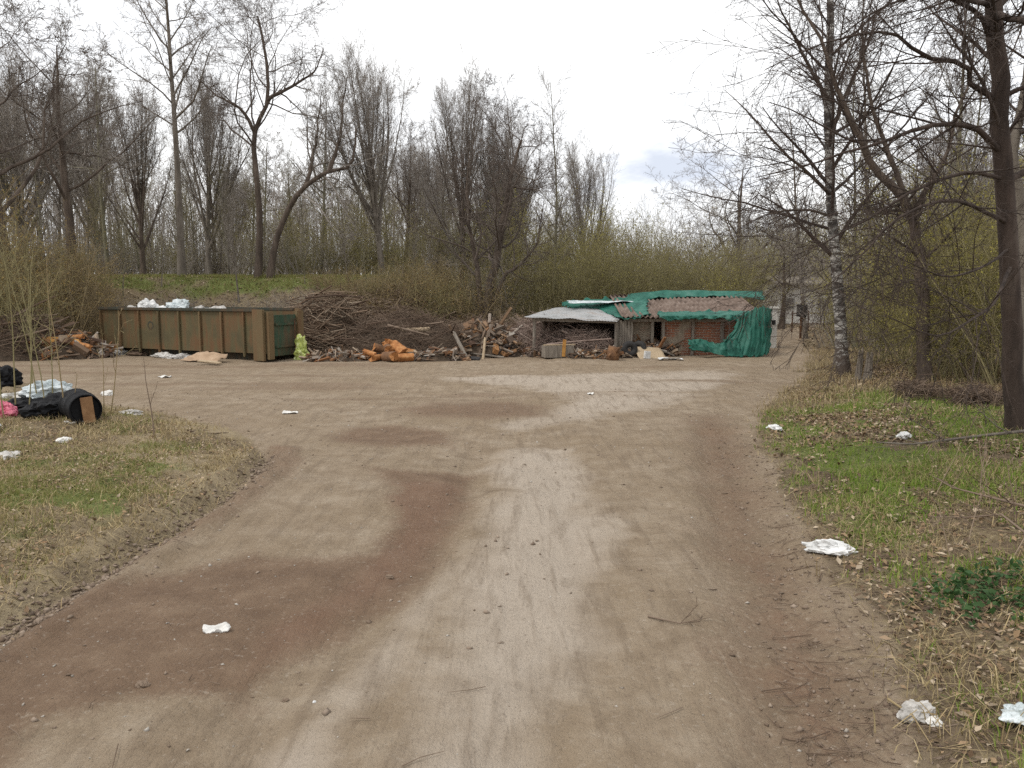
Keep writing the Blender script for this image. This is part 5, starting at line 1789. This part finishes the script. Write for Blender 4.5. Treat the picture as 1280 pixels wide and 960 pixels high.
# netting: draped grids
def drape(name, rows, label, fold=.05, freq=3.0, seed=0, nu=40, nv=26, ragged=.08):
    """rows: list of polylines (same length) from top to bottom; smooth grid through them"""
    A = np.array([[tuple(p) for p in r] for r in rows], float)
    rn = np.linspace(0, A.shape[0] - 1, nv + 1); cn = np.linspace(0, A.shape[1] - 1, nu + 1)
    G = np.zeros((nv + 1, nu + 1, 3))
    for j, rv in enumerate(rn):
        a = min(int(rv), A.shape[0] - 2); fj = rv - a
        fj = fj * fj * (3 - 2 * fj) * .5 + fj * .5
        row = A[a] * (1 - fj) + A[a + 1] * fj
        for i, cv in enumerate(cn):
            b = min(int(cv), A.shape[1] - 2); fi = cv - b
            G[j, i] = row[b] * (1 - fi) + row[b + 1] * fi
    ang = []
    for j in range(nv + 1):
        for i in range(nu + 1):
            u, v = i / nu, j / nv
            k = mnoise.noise(Vector((u * freq * 2.2 + seed, v * .9, seed))) + .6 * mnoise.noise(Vector((u * freq * 5 + seed, v * 1.6, 2)))
            k2 = mnoise.noise(Vector((u * 6 + seed, v * 6, 9)))
            G[j, i] += np.array((k2 * fold * .4, -abs(k) * fold * 1.6, k2 * fold * .35))
            if j in (0, nv) or i in (0, nu):
                G[j, i] += np.array((mnoise.noise(Vector((u * 15, v * 15, seed))), 0, mnoise.noise(Vector((u * 13, v * 13, seed + 4))))) * ragged
    g_ = np.arange((nu + 1) * (nv + 1)).reshape(nv + 1, nu + 1)
    F = np.stack([g_[:-1, :-1], g_[:-1, 1:], g_[1:, 1:], g_[1:, :-1]], -1).reshape(-1, 4)
    o = link(name, npmesh(name, G.reshape(-1, 3), F, True), M['net'])
    md = o.modifiers.new('thickness', 'SOLIDIFY'); md.thickness = .008
    return tag(o, label, 'netting')


def s(px, py, Y): return at(px, py, Y)


Yn = YS - .45
# right-end curtain, swept to the left along the ground
drape('green_netting', [
    [s(922, 397, Yn), s(932, 391, Yn), s(944, 385, Yn), s(955, 383, Yn), s(964, 386, Yn + .2)],
    [s(918, 412, Yn), s(929, 410, Yn - .05), s(943, 408, Yn - .08), s(956, 408, Yn - .05), s(964, 410, Yn + .2)],
    [s(904, 426, Yn - .05), s(922, 428, Yn - .12), s(942, 428, Yn - .16), s(956, 428, Yn - .1), s(963, 428, Yn + .2)],
    [s(890, 441, Yn - .12), s(915, 444, Yn - .22), s(938, 446, Yn - .28), s(953, 445, Yn - .2), s(961, 441, Yn + .1)]],
    'green netting curtain hanging down over the right end of the shed', .07, 4.5, 3, 60, 30)
drape('green_netting', [
    [s(860, 424, Yn - .1), s(876, 424, Yn - .1), s(890, 428, Yn - .1), s(906, 430, Yn - .12), s(920, 420, Yn - .1)],
    [s(861, 431, Yn - .18), s(878, 432, Yn - .2), s(895, 436, Yn - .22), s(910, 437, Yn - .25), s(924, 432, Yn - .2)],
    [s(864, 438, Yn - .22), s(880, 439, Yn - .28), s(898, 443, Yn - .3), s(914, 446, Yn - .33), s(928, 446, Yn - .28)]],
    'green netting slumped on the ground before the brick front of the shed', .08, 3.5, 8, 50, 20)
# ridge roll
drape('green_netting', [
    [Vector((sx(788, YB), YB - .1, zr - .10)), Vector((sx(830, YB), YB - .1, zr + .05)), Vector((sx(880, YB), YB - .1, zr + .05)), Vector((sx(950, YB - .5), YB - .1, zr + .02))],
    [Vector((sx(786, YB), YB - .5, zr + .02)), Vector((sx(830, YB), YB - .5, zr + .14)), Vector((sx(880, YB), YB - .5, zr + .12)), Vector((sx(952, YB - .5), YB - .5, zr + .10))],
    [Vector((sx(770, YB), YB - 1.3, zr - .18)), Vector((sx(828, YB), YB - 1.0, zr - .10)), Vector((sx(885, YB), YB - .8, zr - .06)), Vector((sx(955, YB - 1), YB - 1.2, zr - .16))]],
    'green netting rolled along the ridge of the brown shed roof', .10, 6, 12, 90, 18, .16)
# eave strip
drape('green_netting', [
    [Vector((sx(825), YS + .35, ze + .20)), Vector((sx(860), YS + .35, ze + .22)), Vector((sx(900), YS + .4, ze + .23)), Vector((sx(940), YS + .4, ze + .25))],
    [Vector((sx(822), YS - .30, ze + .10)), Vector((sx(860), YS - .30, ze + .12)), Vector((sx(900), YS - .32, ze + .12)), Vector((sx(936), YS - .32, ze + .14))],
    [Vector((sx(832), YS - .34, ze - .02)), Vector((sx(862), YS - .34, ze + .02)), Vector((sx(900), YS - .36, ze + .04)), Vector((sx(934), YS - .36, ze - .10))]],
    'green netting strip bunched along the right eave of the shed', .07, 7, 15, 80, 14, .14)
# left patch over the junction
drape('green_netting', [
    [s(702, 378, YS + 2.75), s(740, 374, YS + 2.75), s(775, 373, YS + 2.6), s(810, 374, YS + 2.0)],
    [s(704, 381, YS + 2.45), s(742, 380, YS + 2.3), s(780, 380, YS + 1.9), s(808, 384, YS + .9)],
    [s(712, 384, YS + 2.3), s(744, 384, YS + 2.1), s(781, 390, YS + 1.0), s(812, 393, YS + .0)],
    [s(720, 386, YS + 2.2), s(748, 386, YS + 2.0), s(777, 399, YS - .3), s(795, 398, YS - .3)]],
    'green netting patch over the join of the zinc and brown roofs', .07, 5, 18, 70, 24, .14)
# white sheet on the roof patch, board before the shed
sheet('plastic_sheet', at(752, 378, YS + 2.0) + Vector((0, 0, .02)), (2.2, .5), 'blue_plastic', 'pale plastic strip lying on the netting above the zinc roof', 'plastic sheet', 55, rot=(.12, 0, .05), amp=.06)
g = gp(812, 447)
sheet('board', (g.x, g.y - .1, g.z + .12), (.85, .7), 'wood_pale', 'pale board tilted against the rubble before the shed wall', 'board', 56, rot=(.5, .05, .2), amp=.02, th=.03)
g = gp(806, 447)
bm = BM(); bm.box((0, 0, .11), (.18, .10, .22), None, .008)
o = bm.build('white_block', M['white_plastic']); o.location = (g.x, g.y - .35, g.z); o.rotation_euler = (0, .1, .3)
tag(o, 'small white block standing before the tilted board at the shed', 'block')
litter_at(838, 450, sheet, 'plastic_sheet', (.7, .25), 'white_plastic', 'white strip on the dirt before the shed rubble', 'litter', 57, amp=.05, dz=.04)
g = on(948, YS + 1.4)
g2 = at(952, 380, YS - .2)

# ------------------------------------------------------------------ pale house, gate and sign beyond
Yh = 39.0
zb = gz(xat(1000, Yh), Yh)
house = empty('pale_house', (0, 0, 0), 0, 'small pale plastered house half hidden behind the right end of the shed', 'house')
hx0, hx1 = xat(972, Yh), xat(1046, Yh)
bm = BM()
bm.box(((hx0 + hx1) / 2, Yh + 1.5, zb + .95), (hx1 - hx0, 3, 2.0))
bm.build('wall', M['pale_plaster'], house)
for px in (987, 1030):
    bm = BM(); bm.box((xat(px, Yh), Yh - .02, zb + 1.0), (.52, .08, .52), None, .01); f = bm.build('window', M['grey_paint'], house)
    bm = BM(); bm.box((xat(px, Yh), Yh - .05, zb + 1.0), (.40, .04, .40)); bm.build('pane', M['dark_glass'], f)
bm = BM()
bm.box(((hx0 + hx1) / 2, Yh + .6, zb + 2.12), (hx1 - hx0 + .5, 2.2, .07), Matrix.Rotation(.18, 3, 'X'))
bm.box(((hx0 + hx1) / 2, Yh + 2.5, zb + 2.12), (hx1 - hx0 + .5, 2.2, .07), Matrix.Rotation(-.18, 3, 'X'))
bm.build('roof', M['wood_grey'], house)
# white gate pillar with a dark lamp box
Yp = 27.5
g = on(967, Yp)
pl = empty('gate_pillar', g, 0, 'white plastered gate pillar with a small dark opening beside the green netting', 'pillar')
bm = BM(); bm.box((0, 0, .66), (.26, .26, 1.36), None, .01); bm.build('shaft', M['pale_plaster'], pl)
bm = BM(); bm.box((0, -.137, .88), (.13, .02, .16), None, .004); bm.build('opening', M['rubber'], pl)
bm = BM(); bm.box((0, 0, 1.375), (.34, .34, .07), None, .01); bm.build('cap', M['pale_plaster'], pl)
# dark notice box on a post
Yp = 30.0
g = on(1003, Yp)
nb = empty('notice_board', g, 0, 'dark box sign on a single post beyond the end of the road', 'sign')
bm = BM(); bm.cyl((0, 0, -.05), (0, 0, 1.3), .045, None, 10); bm.build('post', M['iron'], nb)
bm = BM(); bm.box((0, -.06, 1.05), (.40, .06, .46), None, .01); bm.build('panel', M['rubber'], nb)
# rail fence
fence = empty('rail_fence', (0, 0, 0), 0, 'thin dark rail fence before the pale house', 'fence')
Yf = 32.0
for px in (992, 1012, 1032, 1054, 1078):
    g = on(px, Yf)
    bm = BM(); bm.cyl((g.x, Yf, g.z - .05), (g.x, Yf, g.z + .85), .03, None, 8); bm.build('post', M['iron'], fence)
a, b_ = on(990, Yf), on(1080, Yf)
for h in (.35, .75):
    bm = BM(); bm.cyl((a.x, Yf - .035, a.z + h), (b_.x, Yf - .035, b_.z + h), .018, None, 8); bm.build('rail', M['iron'], fence)
# pale caravan-like roof glimpse far left on the bank
g = on(80, 47)

# ------------------------------------------------------------------ saplings and fallen branches
def sapling(px, py, h, label, seed, mat='stick', r=.009, lean=(0, 0), nb=7):
    rg = random.Random(seed)
    g = gp(px, py)
    T = Tubes()
    P = dict(BASE, seg=(8, 4, 2), sides=(6, 4, 3), wig=(.035, .09, .12), up=(.02, .06, .04), taper=(.3, .4, .6), n=(nb, 3), start=(.35, .2), ang=(35, 35), angv=(8, 12), len=(.28, .4), fall=(.5, .3), rr=(.55, .6), flare=False, rmin=.002)
    grow([T, T, T], Vector((0, 0, -.03)), Vector((lean[0], lean[1], 1)), h, r, 0, P, rg)
    o = T.build('sapling', M[mat])
    o.location = g
    return tag(o, label, 'sapling')


sapling(193, 546, 1.02, 'thin dark upright twig standing alone on the tip of the left bank', 81, 'stick_dark', .011, (0, 0), 2)
sapling(138, 520, 1.55, 'pale slender sapling right of the black drum, crossing the skip', 82, 'straw', .010, (.12, 0), 5)
sapling(131, 521, 1.2, 'second pale stem beside the slender sapling right of the drum', 83, 'straw', .008, (.05, 0), 3)
sapling(84, 524, 2.3, 'pale bare sapling rising before the drum', 84, 'straw', .011, (-.05, 0), 6)
sapling(87, 525, .7, 'short forked pale stem leaning right before the drum', 85, 'straw', .010, (.22, 0), 2)
for i, (px, py, h) in enumerate(((48, 515, 2.6), (36, 520, 2.2), (58, 516, 2.4), (20, 518, 2.4), (5, 522, 2.8), (66, 512, 2.0), (42, 508, 2.6), (-15, 520, 2.6))):
    sapling(px, py, h, 'olive brown sapling in the clump among the dumped bags at the left', 90 + i, 'twig_olive', .011, (rnd.gauss(0, .05), 0), 12)['group'] = 'sapling clump among the dumped bags'


def lying(px_pts, r, label, seed, mat='stick_dark', lift=.05, nb=6):
    rg = random.Random(seed)
    T = Tubes()
    pts = []
    for px, py in px_pts:
        g = gp(px, py); g.z += lift * rg.uniform(.4, 1.6); pts.append(g)
    o0 = pts[0].copy()
    pts = [p - o0 for p in pts]
    P = dict(BASE, seg=(4, 4, 2), sides=(6, 4, 3), wig=(.05, .1, .1), up=(0, .03, .02), taper=(.3, .4, .6), n=(nb, 3), start=(.1, .2), ang=(40, 35), angv=(10, 12), len=(.35, .4), fall=(.3, .3), rr=(.5, .6), flare=False, rmin=.002)
    rad = [r + (r * .3 - r) * i / (len(pts) - 1) for i in range(len(pts))]
    T.add(pts, rad, 6)
    shoots([T, T, T], pts, rad, sum((pts[i + 1] - pts[i]).length for i in range(len(pts) - 1)), 0, P, rg)
    o = T.build('fallen_branch', M[mat])
    o.location = o0
    return tag(o, label, 'branch')


lying([(1285, 545), (1235, 550), (1190, 558), (1140, 562), (1095, 563)], .022, 'long fallen branch across the grass below the thick trunk', 95, 'bark', .06)
lying([(1300, 655), (1240, 650), (1190, 625), (1165, 605)], .012, 'dark fallen branch on the leaf litter at the right', 96, 'stick_dark', .12, 9)
lying([(1310, 700), (1250, 668), (1205, 660), (1160, 668)], .010, 'dark twiggy branch just above the dark green plants', 97, 'stick_dark', .10, 10)
lying([(1110, 880), (1140, 905), (1165, 940)], .007, 'pale stick in the straw below the whitish bag', 98, 'straw', .03, 2)
lying([(235, 541), (262, 541), (286, 542)], .016, 'short dark stick lying on the tip of the left bank', 99, 'stick_dark', .03, 1)
lying([(810, 772), (850, 782), (890, 775)], .006, 'thin dark twig lying on the right wheel track', 100, 'stick_dark', .015, 4)
# thin dry shoots on the right verge
for i, (px, py, h) in enumerate(((1168, 620, .5), (1210, 680, .5), (1240, 640, .6), (1262, 700, .7), (1225, 610, .6), (1190, 700, .45), (1270, 650, .8), (1150, 575, .5), (1200, 560, .7), (1120, 530, .6))):
    sapling(px, py, h, 'bare leaning shoot growing from the leaf litter on the right verge', 120 + i, 'stick', .005, (rnd.gauss(0, .3), rnd.gauss(0, .3)), 5)['group'] = 'bare shoots on the right verge'

# ------------------------------------------------------------------ render look
vs = S.view_settings
vs.view_transform = 'Standard'
vs.look = 'None'
vs.exposure = .33
vs.gamma = 1
S.render.engine = 'CYCLES'
S.cycles.max_bounces = 5
S.cycles.diffuse_bounces = 3
S.cycles.glossy_bounces = 2
S.cycles.transmission_bounces = 2
S.cycles.use_denoising = False
